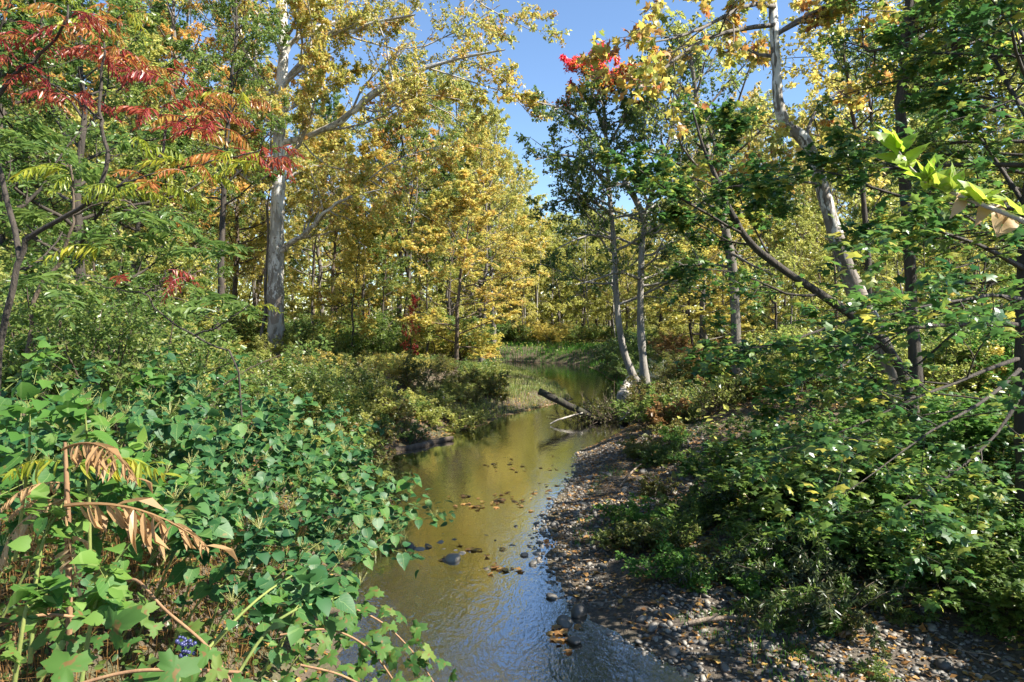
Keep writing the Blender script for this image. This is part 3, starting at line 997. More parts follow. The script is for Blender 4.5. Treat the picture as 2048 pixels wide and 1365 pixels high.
for (Y, label, bark, tpx, lpx, seed, n1, ss) in NEAR_MAPLES:
    tp, tr = px_line(tpx, Y)
    tr = tr * .85
    base = np.array([tp[0][0], Y, gz(tp[0][0], Y)])
    tp[0][2] = base[2] - .15
    limbs = [(a, b * .62) for a, b in (px_line(l, Y) for l in lpx)]
    wood, lf = grow(seed, tp, tr, limbs, t0=.5, n1=n1, len1=2.2, pitch=(-5, 40), n2=9, n3=6, nl=11, leaf=.098, T=MAPLE_LOW, up1=-.02, up2=-.015, len2=.42, len3=.42, wob=.14, flat=.85,
                    upb=1.1, scat=.42, droop=.3)
    e = tree_thing('green_maple', label, 'tree', base, wood, lf, M[bark], M['leaf_maple_near'])
    # the leaves nearest the eye are single leaves
    rr = np.random.default_rng(seed + 7)
    Pl = np.stack([smooth_line(l[0], l[1], 24)[0] for l in limbs])
    for i in range(130):
        a = Pl[rr.integers(len(Pl)), rr.integers(6, 24)] + rr.standard_normal(3) * np.array([.35, .35, .16])
        a[1] -= .25
        Fr = frames((UP + .35 * rr.standard_normal(3))[None], rr.standard_normal((1, 3)) - .2 * UP)[0]
        s_ = rr.uniform(.09, .135)
        o = obj('leaf', near_leaf[int(rr.integers(3))], e)
        o.matrix_basis = Matrix.Translation(Vector(a - base)) @ Matrix([list(r) for r in Fr]).transposed().to_4x4() @ Matrix.Scale(s_, 4)

# 7b leafy tree that fills the upper right corner
Y = 11.5
tp, tr = px_line([(2130, 840, 14), (2120, 600, 11), (2100, 300, 9), (2080, 50, 7), (2060, -200, 4)], Y)
base = np.array([tp[0][0], Y, gz(tp[0][0], Y)])
tp[0][2] = base[2] - .1
limbs = [px_line(l, Y) for l in [[(2100, 300, 5), (2030, 240, 4), (1950, 210, 3, -.3), (1880, 200, 2, -.5)], [(2110, 420, 5), (2040, 380, 4), (1960, 360, 3, .2), (1890, 370, 1.6, .4)], [(2085, 120, 5), (2020, 70, 4), (1950, 50, 3), (1880, 60, 1.6)],
                                 [(2070, -40, 4), (2000, -50, 3), (1930, -20, 2), (1860, 20, 1.2)], [(2115, 520, 4), (2050, 500, 3), (1970, 520, 2, -.4), (1900, 540, 1.2, -.6)]]]
wood, lf = grow(107, tp, tr, limbs, t0=.3, n1=26, len1=3.2, pitch=(-5, 45), n2=7, n3=6, nl=9, leaf=.115, T=FIVE, up1=-.01, wob=.15, flat=.6, upb=1.0, scat=.5, azr=(1.6, 4.7))
tree_thing('green_maple', 'tall leafy maple filling the upper right corner with yellow green sprays', 'tree', base, wood, lf, M['bark_dark'], M['leaf_greengold'])

# 8 broad green trees rising behind the sumacs on the left
for (px, Y, H, seed, label, mt, lsz) in [
        (150, 13.0, 8.2, 51, 'dense green tree directly behind the red sumac', 'leaf_green', .085),
        (270, 17.5, 8.2, 52, 'round light green tree between the sumac and the pale sycamore', 'leaf_yellowgreen', .09),
        (-90, 10.0, 7.5, 53, 'feathery green tree at the left edge above the thicket', 'locust_green', .085)]:
    rr = np.random.default_rng(seed)
    x = at(px, 0, Y)[0]
    base = np.array([x, Y, gz(x, Y)])
    tp, tr = auto_trunk(rr, H, .13, .03)
    wood, lf = grow(seed, tp + base, tr, [], t0=.12, n1=34, len1=2.6, pitch=(0, 60), n2=7, n3=6, nl=15, leaf=lsz, T=OVAL, wob=.18, upb=.8, scat=.55)
    tree_thing('green_tree', label, 'tree', base, wood, lf, M['bark_dark'], M[mt])

# ------------------------------------------------------------------ the wood behind: a few kinds of tree, many individuals
def proto(name, seed, H, R, **kw):
    rr = np.random.default_rng(seed)
    tp, tr = auto_trunk(rr, H, R, .03)
    wood, lf = grow(seed, tp, tr, [], sides=6, **kw)
    e = bpy.data.objects.new(name, None)
    COL.objects.link(e)
    e.location = (0, -500, 0)
    obj('trunk', wood.mesh('trunk', [M['bark_grey']], True), e)
    obj('crown', lf.mesh('crown', [M['leaf_yellowgreen']], False), e)
    e['category'] = 'tree'
    return e


PROTO = {
    'tall': [(proto('woodland_tree', 201, 20, .24, t0=.32, n1=34, len1=4.4, pitch=(10, 65), n2=6, n3=5, nl=24, leaf=.14, upb=.4, scat=.9), 20),
             (proto('woodland_tree', 202, 20, .20, t0=.40, n1=30, len1=3.6, pitch=(15, 65), n2=6, n3=5, nl=24, leaf=.135, upb=.4, scat=.9), 20),
             (proto('woodland_tree', 203, 20, .27, t0=.28, n1=32, len1=5.2, pitch=(0, 60), n2=6, n3=5, nl=24, leaf=.14, upb=.6, scat=.8, flat=.3), 20)],
    'young': [(proto('young_tree', 204, 9, .085, t0=.12, n1=26, len1=2.5, pitch=(0, 60), n2=5, n3=5, nl=20, leaf=.11, upb=.7, scat=.7, flat=.3), 9),
              (proto('young_tree', 205, 9, .075, t0=.2, n1=22, len1=2.1, pitch=(10, 65), n2=6, n3=5, nl=19, leaf=.105, upb=.5, scat=.8), 9)],
    'pole': [(proto('bare_pole_tree', 206, 15, .10, t0=.62, n1=12, len1=2.0, pitch=(20, 65), n2=4, n3=4, nl=10, leaf=.16), 15)],
}
used = set()


CN = {'leaf_green': 'green', 'leaf_dark': 'dark green', 'leaf_yellowgreen': 'yellow green', 'leaf_yellow': 'yellow', 'leaf_gold': 'golden', 'leaf_orange': 'orange', 'leaf_pale': 'pale yellow', 'leaf_olive': 'olive',
      'leaf_brown': 'brownish', 'leaf_bright': 'bright green', 'leaf_maple_near': 'deep green', 'locust_green': 'feathery green', 'leaf_red': 'red', 'leaf_darkred': 'dark red', 'pale_flower': 'pale'}


def place(kind, x, y, H, label, group, mat, bark, rng, wide=1.0):
    if group: label = ('very tall ' if H > 18 else 'tall ' if H > 12 else 'middling ' if H > 7 else 'low ') + CN[mat] + ' ' + label
    lst = PROTO[kind]
    k = int(rng.integers(len(lst)))
    p, h0 = lst[k]
    s = H / h0
    sw = s * wide
    z = float(gz(np.array([x]), np.array([y]))[0]) - .05
    r = copy_tree(p, (x, y, z), rng.uniform(0, 6.28), (sw, sw, s), label, group, M[mat], M[bark])
    return r


LIMX = [-400, 880, 940, 990, 1040, 1070, 1300, 1330, 1390, 1480, 1560, 2500]
LIMY = [-400, -200, 80, 290, 400, 440, 440, 330, 240, 150, -200, -400]


def region(px, rng):
    r = rng.random()
    def pick(t):
        a = 0
        for m_, w_ in t:
            a += w_
            if r < a: return m_
        return t[-1][0]
    if px < 300: return 'west', pick([('leaf_green', .4), ('leaf_yellowgreen', .4), ('leaf_gold', .2)])
    if px < 950: return 'orange', pick([('leaf_orange', .08), ('leaf_gold', .2), ('leaf_yellow', .16), ('leaf_yellowgreen', .34), ('leaf_green', .22)])
    if px < 1320: return 'centre', pick([('leaf_pale', .5), ('leaf_yellowgreen', .35), ('leaf_yellow', .15)])
    if px < 1760: return 'gold', pick([('leaf_yellow', .38), ('leaf_yellowgreen', .34), ('leaf_gold', .12), ('leaf_green', .16)])
    return 'east', pick([('leaf_yellowgreen', .45), ('leaf_green', .3), ('leaf_yellow', .25)])


GRP = {
    'west': ('tree in the wood behind the sumac and green trees', 'woodland trees behind the sumac'),
    'orange': ('tree in the wood around and behind the pale sycamore', 'woodland trees behind the pale sycamore'),
    'centre': ('tree with thin trunk in the sunlit wood beyond the far pool', 'trees beyond the far pool'),
    'gold': ('woodland tree behind the pair of slim maples and white sycamore', 'trees behind the white sycamore'),
    'east': ('woodland tree deep behind the layered maple branches', 'trees behind the layered maple'),
}
rng = np.random.default_rng(77)
for Y, n in [(27, 9), (32, 10), (37, 12), (43, 13), (50, 14), (57, 17), (66, 18), (78, 19), (95, 22)]:
    for i in range(n):
        px = -220 + 2520 * (i + rng.random()) / n
        y = Y + rng.uniform(-2.3, 2.3)
        x = at(px, 0, y)[0]
        d = creek_d(x, y)[0][0]
        if d < 3.5 or (930 < px < 1330 and y < 54) or (440 < px < 900 and y < 41):
            continue
        if y < 30 and (px < 420):
            continue
        if px > 1340 and y < 60 and rng.random() < .45:
            continue
        reg, mt = region(px, rng)
        H = rng.uniform(15, 24) * (1 + .004 * (y - 27))
        if reg in ('gold', 'east') and y < 50: H *= .7
        cr = 3.2 / y * F * .8
        lim = max(np.interp([px - cr, px, px + cr], LIMX, LIMY))
        H = min(H, CZ + (HY - lim) / F * y - 1.2)
        if H < 6: continue
        lab, grp = GRP[reg]
        place('tall' if H > 11 else 'young', x, y, H, lab, grp, mt, ['bark_grey', 'bark_brown', 'bark_dark'][int(rng.integers(3))], rng, wide=max(1.0, 13 / H))
UND = {
    'west': ('young tree under the green canopy behind the sumac', 'young trees behind the sumac'),
    'orange': ('young understorey tree among the trunks near the pale sycamore', 'young trees near the pale sycamore'),
    'centre': ('young leafy tree at the edge of the far wood', 'young trees at the far pool'),
    'gold': ('young tree behind the right bank bushes', 'young trees behind the right bank'),
    'east': ('young tree in the shade behind the thick trunked maple', 'young trees behind the thick trunked maple'),
}
for Y, n in [(19, 9), (24, 12), (29, 13), (35, 14), (42, 14), (52, 15), (62, 18), (75, 18)]:
    for i in range(n):
        px = -150 + 2350 * (i + rng.random()) / n
        y = Y + rng.uniform(-2, 2)
        x = at(px, 0, y)[0]
        d = creek_d(x, y)[0][0]
        if d < 3.2 or (880 < px < 1340 and y < 50) or (420 < px < 700 and y < 37) or (y < 30 and 380 < px < 900):
            continue
        if y < 27 and 1200 < px < 1420: continue
        reg, mt = region(px, rng)
        H = rng.uniform(4.5, 9.5)
        cr = 2.0 / y * F * .8
        lim = max(np.interp([px - cr, px, px + cr], LIMX, LIMY))
        H = min(H, CZ + (HY - lim) / F * y - 1.2)
        if H < 3: continue
        lab, grp = UND[reg]
        place('young', x, y, H, lab, grp, mt, ['bark_grey', 'bark_brown', 'bark_dark'][int(rng.integers(3))], rng)
for i in range(46):
    px = [rng.uniform(420, 960), rng.uniform(960, 1330), rng.uniform(1380, 2000)][i % 3]
    y = rng.uniform(34, 70) if i % 3 != 1 else rng.uniform(54, 75)
    x = at(px, 0, y)[0]
    if creek_d(x, y)[0][0] < 3: continue
    H = min(rng.uniform(11, 17), CZ + (HY - max(np.interp([px - 30, px + 30], LIMX, LIMY))) / F * y - 1)
    if H < 7: continue
    reg, mt = region(px, rng)
    place('pole', x, y, H, 'thin bare pole of a trunk in the far wood', 'thin pole trunks', mt, ['bark_grey', 'bark_pale', 'bark_dark'][i % 3], rng)
# single trees of the wood that stand out
for (px, y, H, kind, mt, bark, label, wide) in [
        (735, 38, 11.5, 'young', 'leaf_gold', 'bark_dark', 'glowing golden maple between the pale sycamore and the creek', 1.2),
        (890, 38, 9.5, 'young', 'leaf_gold', 'bark_dark', 'golden maple leaning out above the grassy bank', 1.1),
        (820, 30, 3.0, 'young', 'leaf_darkred', 'bark_dark', 'small dark red sapling below the golden maple', .7),
        (905, 43, 12, 'tall', 'leaf_green', 'bark_grey', 'dark green tree right of the golden maple', 1.3),
        (660, 40, 13, 'young', 'leaf_yellow', 'bark_brown', 'tall yellow maple just right of the pale sycamore', 1.1),
        (465, 41, 16, 'tall', 'leaf_gold', 'bark_brown', 'golden brown tree just left of the pale sycamore', 1.0),
        (790, 46, 18, 'tall', 'leaf_orange', 'bark_dark', 'high orange crown behind the long sycamore limb', 1.1),
        (965, 48, 16, 'tall', 'leaf_yellow', 'bark_grey', 'pale yellow tree at the edge of the blue sky gap', .9),
        (985, 51, 17, 'tall', 'leaf_yellowgreen', 'bark_grey', 'tall fine leaved tree closing the left side of the sky gap', .8),
        (1035, 62, 15, 'tall', 'leaf_pale', 'bark_grey', 'pale tree low in the sky gap over the far pool', .9),
        (850, 31, 6.0, 'young', 'leaf_yellowgreen', 'bark_dark', 'yellow green sapling over the sunlit thicket', 1.2),
        (700, 33, 6.5, 'young', 'leaf_yellow', 'bark_dark', 'pale yellow sapling in front of the golden maples', 1.2)]:
    x = at(px, 0, y)[0]
    place(kind, x, y, H, label, None, mt, bark, rng, wide)
for i in range(30):
    px = rng.uniform(930, 1350)
    y = rng.uniform(54, 84)
    x = at(px, 0, y)[0]
    if creek_d(x, y)[0][0] < 2.5: continue
    H = (CZ + (HY - max(np.interp([px - 35, px + 35], LIMX, LIMY))) / F * y - 1.2) * rng.uniform(.6, 1)
    place('tall' if i % 2 else 'young', x, y, H, GRP['centre'][0], GRP['centre'][1], ['leaf_pale', 'leaf_yellowgreen', 'leaf_pale', 'leaf_yellow'][i % 4], 'bark_grey', rng, 1.25)
# the wood goes on: a far mass in which no tree can be told from the next
rr = np.random.default_rng(5)
n = 80000
x = rr.uniform(-125, 125, n)
y = rr.uniform(100, 135, n)
top = 13 + 4 * vnoise(x, y, .16, 3) + 2 * vnoise(x, y, .5, 4) + np.where(np.abs(x - 10) > 16, 5, 0)
z = 1.0 + top * rr.random(n) ** 1.15
mb = MB()
leaf_cloud(mb, KITE, np.stack([x, y, z], -1), frames(UP * .4 + rr.standard_normal((n, 3)), rr.standard_normal((n, 3))), rr.uniform(.5, 1.1, n), np.clip(.5 + .3 * vnoise(x, y, .25, 6) + .2 * rr.standard_normal(n), 0, 1))
tag(obj('distant_woods', mb.mesh('distant_woods', [M['leaf_pale']], False)), 'far yellow green mass of woodland closing the view', 'woods', kind='stuff')
# ------------------------------------------------------------------ bushes
def grow_shrub(seed, H, spread, stems, n2, n3, nl, leaf, T, upb=.7, scat=.7, arch=-.04, twigs=True, flat=.2):
    rr = np.random.default_rng(seed)
    wood, lf = MB(), MB()
    az = np.arange(stems) * 2.4 + rr.random(stems)
    tilt = rr.uniform(.1, 1., stems) * spread
    D = np.stack([np.cos(az) * tilt, np.sin(az) * tilt, np.ones(stems)], -1)
    S = np.stack([np.cos(az), np.sin(az), np.zeros(stems)], -1) * .12 * H * rr.random((stems, 1))
    S[:, 2] = -.06
    P1 = branch_batch(rr, S, D, H * rr.uniform(.75, 1.2, stems), 7, .12, arch)
    Q1 = (.008 + .006 * H) * np.linspace(1, .25, 7)[None] * np.ones((stems, 1))
    for P, Q, s_ in [(P1, Q1, 4)]:
        v, q_ = tubes(P, Q, s_); wood.add(v, [q_])
    P2, Q2 = spawn(rr, P1, Q1, n2, .2, 1, (25, 65), .42, 4, .15, .01, .5, flat)
    v, q_ = tubes(P2, Q2, 3); wood.add(v, [q_])
    P3, Q3 = spawn(rr, P2, Q2, n3, .15, 1, (25, 70), .5, 3, .15, 0, .6, flat)
    if twigs:
        v, q_ = tubes(P3, Q3, 3); wood.add(v, [q_])
    for P, m_ in ((P3, nl), (P2, max(1, nl // 2))):
        p, Fr, sz, ti = leaves_on(rr, P, m_, .1, leaf, upb, scat)
        k = p[:, 2] > .0
        leaf_cloud(lf, T, p[k], Fr[k], sz[k], ti[k])
    return wood, lf


def sproto(name, *a, **k):
    wood, lf = grow_shrub(*a, **k)
    e = bpy.data.objects.new(name, None)
    COL.objects.link(e)
    e.location = (0, -500, 0)
    obj('stems', wood.mesh('stems', [M['bark_brown']], True), e)
    obj('crown', lf.mesh('crown', [M['leaf_green']], False), e)
    e['category'] = 'bush'
    return e


SH = {
    'round': [sproto('bush', 301, 1.5, .8, 12, 7, 6, 12, .06, KITE), sproto('bush', 302, 1.5, 1.0, 10, 7, 6, 11, .068, OVAL)],
    'tall': [sproto('tall_bush', 303, 3.4, .55, 12, 8, 6, 12, .08, OVAL), sproto('tall_bush', 304, 3.2, .7, 10, 8, 6, 12, .09, FIVE)],
    'low': [sproto('low_plant', 305, .6, 1.1, 9, 5, 4, 6, .055, KITE), sproto('low_plant', 306, .5, 1.3, 9, 5, 4, 6, .06, OVAL)],
    'broad': [sproto('broadleaf_bush', 307, 1.3, .8, 9, 6, 4, 6, .115, MAPLE_LOW, upb=1.1, scat=.4), sproto('broadleaf_bush', 308, 1.2, .9, 8, 6, 4, 6, .12, OVAL, upb=1.0, scat=.4)],
    'twiggy': [sproto('twiggy_bush', 309, 1.3, .9, 16, 7, 4, 3, .07, KITE)],
    'fine': [sproto('feathery_plant', 310, .35, 1.2, 12, 5, 4, 7, .026, KITE)],
}


def splace(kind, x, y, H, label, group, mat, rng, wide=1.0, name_cat=None, dz=0.):
    lst = SH[kind]
    p = lst[int(rng.integers(len(lst)))]
    h0 = {'round': 1.4, 'tall': 3.3, 'low': .5, 'broad': 1.2, 'twiggy': 1.2, 'fine': .3}[kind]
    if group: label = ('large ' if H > 1.25 * {'tall': 2, 'low': .3, 'broad': .65}.get(kind, 1) else 'small ') + CN[mat] + ' ' + label
    z = float(gz(np.array([x]), np.array([y]))[0]) - .03 + dz
    px = HX + x / y * F
    if y > 7: H = max(.35, min(H, CZ - (np.interp(px, [0, 200, 330, 1000, 1300, 1450, 2048], [560, 620, 715, 715, 735, 690, 640] if y < 32 else [600, 620, 640, 645, 660, 640, 620]) - HY) / F * y - z))
    s = H / h0
    r = copy_tree(p, (x, y, z), rng.uniform(0, 6.28), (s * wide, s * wide, s), label, group, M[mat])
    if name_cat: r['category'] = name_cat
    return r


def scatter(n, pxr, yr, rng, mind=.8, cond=None, maxd=99):
    out, t = [], 0
    while len(out) < n and t < n * 30:
        t += 1
        y = yr[0] + (yr[1] - yr[0]) * rng.random()
        px = rng.uniform(*pxr)
        x = at(px, 0, y)[0]
        d = creek_d(x, y)[0][0]
        if d < mind or d > maxd or (cond and not cond(px, y, x, d)): continue
        out.append((px, y, x, d))
    return out


def pick(rng, seq):
    return seq[int(rng.integers(len(seq)))]


rng = np.random.default_rng(99)
# left bank, middle distance: sunlit thicket above the undercut bank
for px, y, x, d in scatter(34, (480, 980), (19, 34), rng, 1.2, lambda px, y, x, d: not (y > 20 and px > 900)):
    splace('round', x, y, rng.uniform(.9, 1.6), 'bush in the thicket at the foot of the golden maples', 'bushes at the foot of the golden maples', pick(rng, ['leaf_yellowgreen', 'leaf_yellow', 'leaf_green', 'leaf_yellowgreen', 'leaf_yellowgreen', 'leaf_olive']), rng, 1.2)
for px, y, x, d in scatter(16, (560, 900), (12.5, 19), rng, 1.6):
    splace(pick(rng, ['round', 'twiggy', 'round']), x, y, rng.uniform(.8, 1.3), 'bush along the top of the undercut left bank', 'bushes on the undercut bank', pick(rng, ['leaf_olive', 'leaf_yellowgreen', 'leaf_green', 'leaf_yellowgreen']), rng, 1.2)
for px, y, x, d in scatter(44, (600, 1000), (10.5, 20.5), rng, .05, None, 1.7):
    splace('low', x, y, rng.uniform(.3, .6), 'leafy plant spilling over the undercut left bank', 'low plants on the undercut bank', pick(rng, ['leaf_yellowgreen', 'leaf_green', 'leaf_olive', 'leaf_yellowgreen']), rng, 1.2)
for px, y, x, d in scatter(22, (840, 985), (19.5, 31), rng, 1.0):
    splace(pick(rng, ['low', 'round']), x, y, rng.uniform(.4, .9), 'shrub between the grass point and the golden maples', 'shrubs above the grass point', pick(rng, ['leaf_yellowgreen', 'leaf_green', 'leaf_yellowgreen', 'leaf_olive']), rng, 1.3)
# left side, thicket behind the knotweed
for px, y, x, d in scatter(17, (-60, 330), (7.2, 13), rng, 2.0):
    splace('tall', x, y, rng.uniform(2.0, 3.2), 'bush in the thicket under the sumac', 'tall bushes under the sumac', pick(rng, ['leaf_green', 'leaf_yellowgreen', 'locust_green', 'leaf_green']), rng, 1.1)
for px, y, x, d in scatter(14, (150, 640), (10, 18), rng, 3.0):
    splace('round', x, y, rng.uniform(1.1, 1.9), 'bush between the knotweed and the pale sycamore', 'bushes before the pale sycamore', pick(rng, ['leaf_yellowgreen', 'leaf_green', 'leaf_yellowgreen']), rng, 1.2)
# far bank
splace('tall', at(1000, 0, 54)[0], 54, 3.2, 'dark rounded bush at the bend of the far pool', None, 'leaf_dark', rng, 1.3)
for px, y, x, d in scatter(30, (880, 1420), (52.5, 62), rng, .8):
    splace('round', x, y, rng.uniform(1.0, 2.2), 'bush along the far bank beyond the pool', 'bushes on the far bank', pick(rng, ['leaf_yellowgreen', 'leaf_green', 'leaf_green', 'leaf_yellow']), rng, 1.4)
for px, y, x, d in scatter(16, (1190, 1330), (26, 44), rng, .3, None, 4):
    splace('round', x, y, rng.uniform(.8, 1.5), 'bush overhanging the right side of the pool', 'bushes overhanging the pool', pick(rng, ['leaf_green', 'leaf_dark', 'leaf_green']), rng, 1.3)
splace('round', at(1318, 0, 25)[0], 25, 1.3, 'pale flowering bush behind the pair of slim maples', None, 'pale_flower', rng, 1.0)
# right bank, middle distance
for px, y, x, d in scatter(40, (1300, 1720), (16.5, 33), rng, 1.0, lambda px, y, x, d: not (px < 1345 and y > 19)):
    splace(pick(rng, ['round', 'round', 'twiggy']), x, y, rng.uniform(.8, 1.5), 'bush on the right bank behind the gravel bar', 'bushes on the right bank', pick(rng, ['leaf_yellowgreen', 'leaf_yellow' if y > 23 else 'leaf_olive', 'leaf_olive', 'leaf_brown', 'leaf_olive', 'leaf_yellowgreen']), rng, 1.2)
for px, y, x, d in scatter(20, (1620, 2150), (13, 26), rng, 3.0):
    splace('round', x, y, rng.uniform(1.1, 2.0), 'bush in the shade behind the layered maple', 'bushes behind the layered maple', pick(rng, ['leaf_yellowgreen', 'leaf_green', 'leaf_yellow', 'leaf_bright']), rng, 1.2)
for px, y, x, d in scatter(18, (1290, 1500), (15, 20), rng, .7, None, 3.4):
    splace(pick(rng, ['twiggy', 'low', 'low']), x, y, rng.uniform(.45, .9), 'low bush at the water edge before the slim maples', 'low bushes by the log jam', pick(rng, ['leaf_olive', 'leaf_brown', 'leaf_green', 'leaf_yellowgreen']), rng, 1.1)
for px, y, x, d in scatter(90, (-100, 930), (33, 66), rng, 2.0):
    splace('round', x, y, rng.uniform(1.2, 2.6), 'bush among the trunks behind the pale sycamore', 'bushes among the trunks', pick(rng, ['leaf_yellowgreen', 'leaf_green', 'leaf_yellow', 'leaf_green']), rng, 1.5)
for px, y, x, d in scatter(34, (1330, 2150), (30, 62), rng, 2.0):
    splace('round', x, y, rng.uniform(1.2, 2.6), 'bush on the floor of the yellow wood behind the white sycamore', 'bushes in the yellow wood', pick(rng, ['leaf_yellowgreen', 'leaf_green', 'leaf_yellow']), rng, 1.5)
# right bank, near: broad-leaved shade plants
for px, y, x, d in scatter(28, (1470, 2120), (7.6, 12.5), rng, 2.8):
    splace('broad', x, y, rng.uniform(.5, 1.05), 'broad leaved bush on the shady right bank above the gravel', 'broadleaf bushes on the shady bank', pick(rng, ['leaf_maple_near', 'leaf_green', 'leaf_maple_near', 'leaf_green', 'leaf_bright']), rng, 1.15)
for px, y, x, d in scatter(16, (1480, 1900), (7.6, 9.6), rng, 2.4):
    splace('broad', x, y, rng.uniform(.35, .7), 'knee high broad leaved plant on the slope behind the drooping plant', 'broadleaf plants on the slope', pick(rng, ['leaf_maple_near', 'leaf_bright', 'leaf_green']), rng, 1.2)
for px, y, x, d in scatter(9, (1700, 2150), (5.2, 7.2), rng, 2.6):
    splace('broad', x, y, rng.uniform(.45, .8), 'broad leaved plant at the foot of the right bank', 'broadleaf plants at the bank foot', pick(rng, ['leaf_maple_near', 'leaf_bright', 'leaf_green']), rng, 1.1)
for px, y, x, d in scatter(44, (1250, 2000), (5.4, 12), rng, .9, None, 3.4):
    splace('low', x, y, rng.uniform(.07, .24), 'weed growing among the gravel', 'weeds on the gravel bar', pick(rng, ['leaf_bright', 'leaf_green', 'leaf_olive']), rng, rng.uniform(1.0, 1.5), 'weed')
for px, y, x, d in scatter(9, (1230, 1420), (13, 15.5), rng, .6, None, 2.4):
    splace('low', x, y, rng.uniform(.12, .3), 'plant at the upper end of the gravel bar', 'plants at the head of the gravel bar', pick(rng, ['leaf_bright', 'leaf_green', 'leaf_olive']), rng, 1.3, 'weed')

# ------------------------------------------------------------------ drooping dark willow-leaved plant on the bar
def drooping(label, base_px, n, seed, reach):
    rr = np.random.default_rng(seed)
    bx = at(base_px[0], 0, base_px[1])[0]
    base = np.array([bx, base_px[1], float(gz(np.array([bx]), np.array([base_px[1]]))[0])])
    e = thing('drooping_plant', label, 'plant', base)
    for i in range(n):
        az = rr.uniform(0, 6.28)
        D = np.array([[math.cos(az) * .8, math.sin(az) * .8, 1.2]])
        P = branch_batch(rr, base[None] + np.r_[rr.standard_normal(2) * .14, 0][None], D, np.array([reach * rr.uniform(.6, 1.1)]), 12, .06, -.17)
        g_ = gz(P[0, :, 0], P[0, :, 1]) + .03
        P[0, :, 2] = np.maximum(P[0, :, 2], g_)
        R = (.006 * np.linspace(1, .25, 12))[None]
        mb = MB()
        v, q_ = tubes(P, R, 4)
        mb.add(v, [q_])
        st = obj('stem', mb.mesh('stem', [M['bark_brown']], True, base), e)
        C, _ = spawn(rr, P, R, 22, .25, 1, (25, 55), .11, 4, .06, -.14)
        p, Fr, sz, ti = leaves_on(rr, C, 10, .05, .07, .4, .5, .5, .05)
        lm = MB()
        leaf_cloud(lm, LANCE, p, Fr, sz, ti)
        obj('leaves', lm.mesh('leaves', [M['leaf_willow'] if i % 4 else M['leaf_green']], False, base), st)


drooping('large dark drooping narrow leaved plant sprawling over the gravel bar', (1590, 7.9), 34, 5, 1.5)
drooping('smaller drooping narrow leaved plant arching towards the viewer at the foot of the bank', (1640, 6.6), 22, 6, 1.35)

# ------------------------------------------------------------------ undergrowth, grass, litter
def on_ground(n, xr, yr, rng, keep):
    x = rng.uniform(*xr, n)
    y = rng.uniform(*yr, n)
    d, s = creek_d(x, y)
    k = keep(x, y, d, s)
    x, y, d = x[k], y[k], d[k]
    return x, y, gz(x, y), d


def ground_leaves(name, label, n, xr, yr, keep, hmax, size, T, mat, seed, flatn=1.0):
    rr = np.random.default_rng(seed)
    x, y, z, d = on_ground(n, xr, yr, rr, keep)
    k = len(x)
    cl = .5 + .5 * vnoise(x, y, 1.6, seed)
    P = np.stack([x, y, z + .01 + hmax * cl * rr.random(k) ** 1.5], -1)
    Fr = frames(UP * flatn + .45 * rr.standard_normal((k, 3)), rr.standard_normal((k, 3)))
    mb = MB()
    leaf_cloud(mb, T, P, Fr, size * rr.uniform(.6, 1.3, k), np.clip(.3 * cl + .7 * rr.random(k), 0, 1))
    tag(obj(name, mb.mesh(name, [M[mat]], False)), label, name.replace('_', ' '), kind='stuff')


ground_leaves('undergrowth', 'green and yellow ground cover across the floor of the wood', 90000, (-55, 55), (12, 95), lambda x, y, d, s: (d > 1.2) & ~((np.abs(x - .5) < 4) & (y > 19) & (y < 46)) & (np.abs(x) < .85 * y), .75, .16, KITE, 'leaf_yellowgreen', 1)
ground_leaves('bank_cover', 'creeping green leaves on the near banks', 26000, (-7, 10), (3, 14), lambda x, y, d, s: ((s < 0) & (d > .5)) | ((s > 0) & (d > 2.6)), .22, .06, OVAL, 'leaf_green', 2)
ground_leaves('leaf_litter', 'fallen brown and yellow leaves strewn over the banks and gravel', 34000, (-8, 11), (3, 20), lambda x, y, d, s: (d > .1) & ((s < 0) | (d > .2)), .02, .062, KITE, 'leaf_litter', 3, 1.6)
ground_leaves('leaf_drift', 'dry brown leaves washed against the margin of the water', 6500, (-4, 6), (7, 24), lambda x, y, d, s: (d > -.08) & (d < .45) & (vnoise(x, y, 1.3, 4) > -.1), .03, .06, FIVE, 'leaf_litter', 4, 1.3)
ground_leaves('bar_litter', 'curled brown and orange leaves scattered over the gravel', 2600, (0, 6), (5, 14), lambda x, y, d, s: (s > 0) & (d > .15) & (d < 2.9), .025, .085, FIVE, 'leaf_litter', 15, 1.2)
ground_leaves('bank_litter', 'brown dead leaves and debris covering the slope of the undercut bank', 9000, (-7, 3), (9.5, 26), lambda x, y, d, s: (s < 0) & (d > .0) & (d < 2.2), .04, .075, FIVE, 'leaf_litter', 14, 1.1)
ground_leaves('sunken_leaves', 'brown leaves lying in the shallows', 900, (-3, 4), (6, 22), lambda x, y, d, s: (d < -.05) & (vnoise(x, y, 1.2, 9) > .1), .02, .06, FIVE, 'leaf_litter', 6, 1.6)


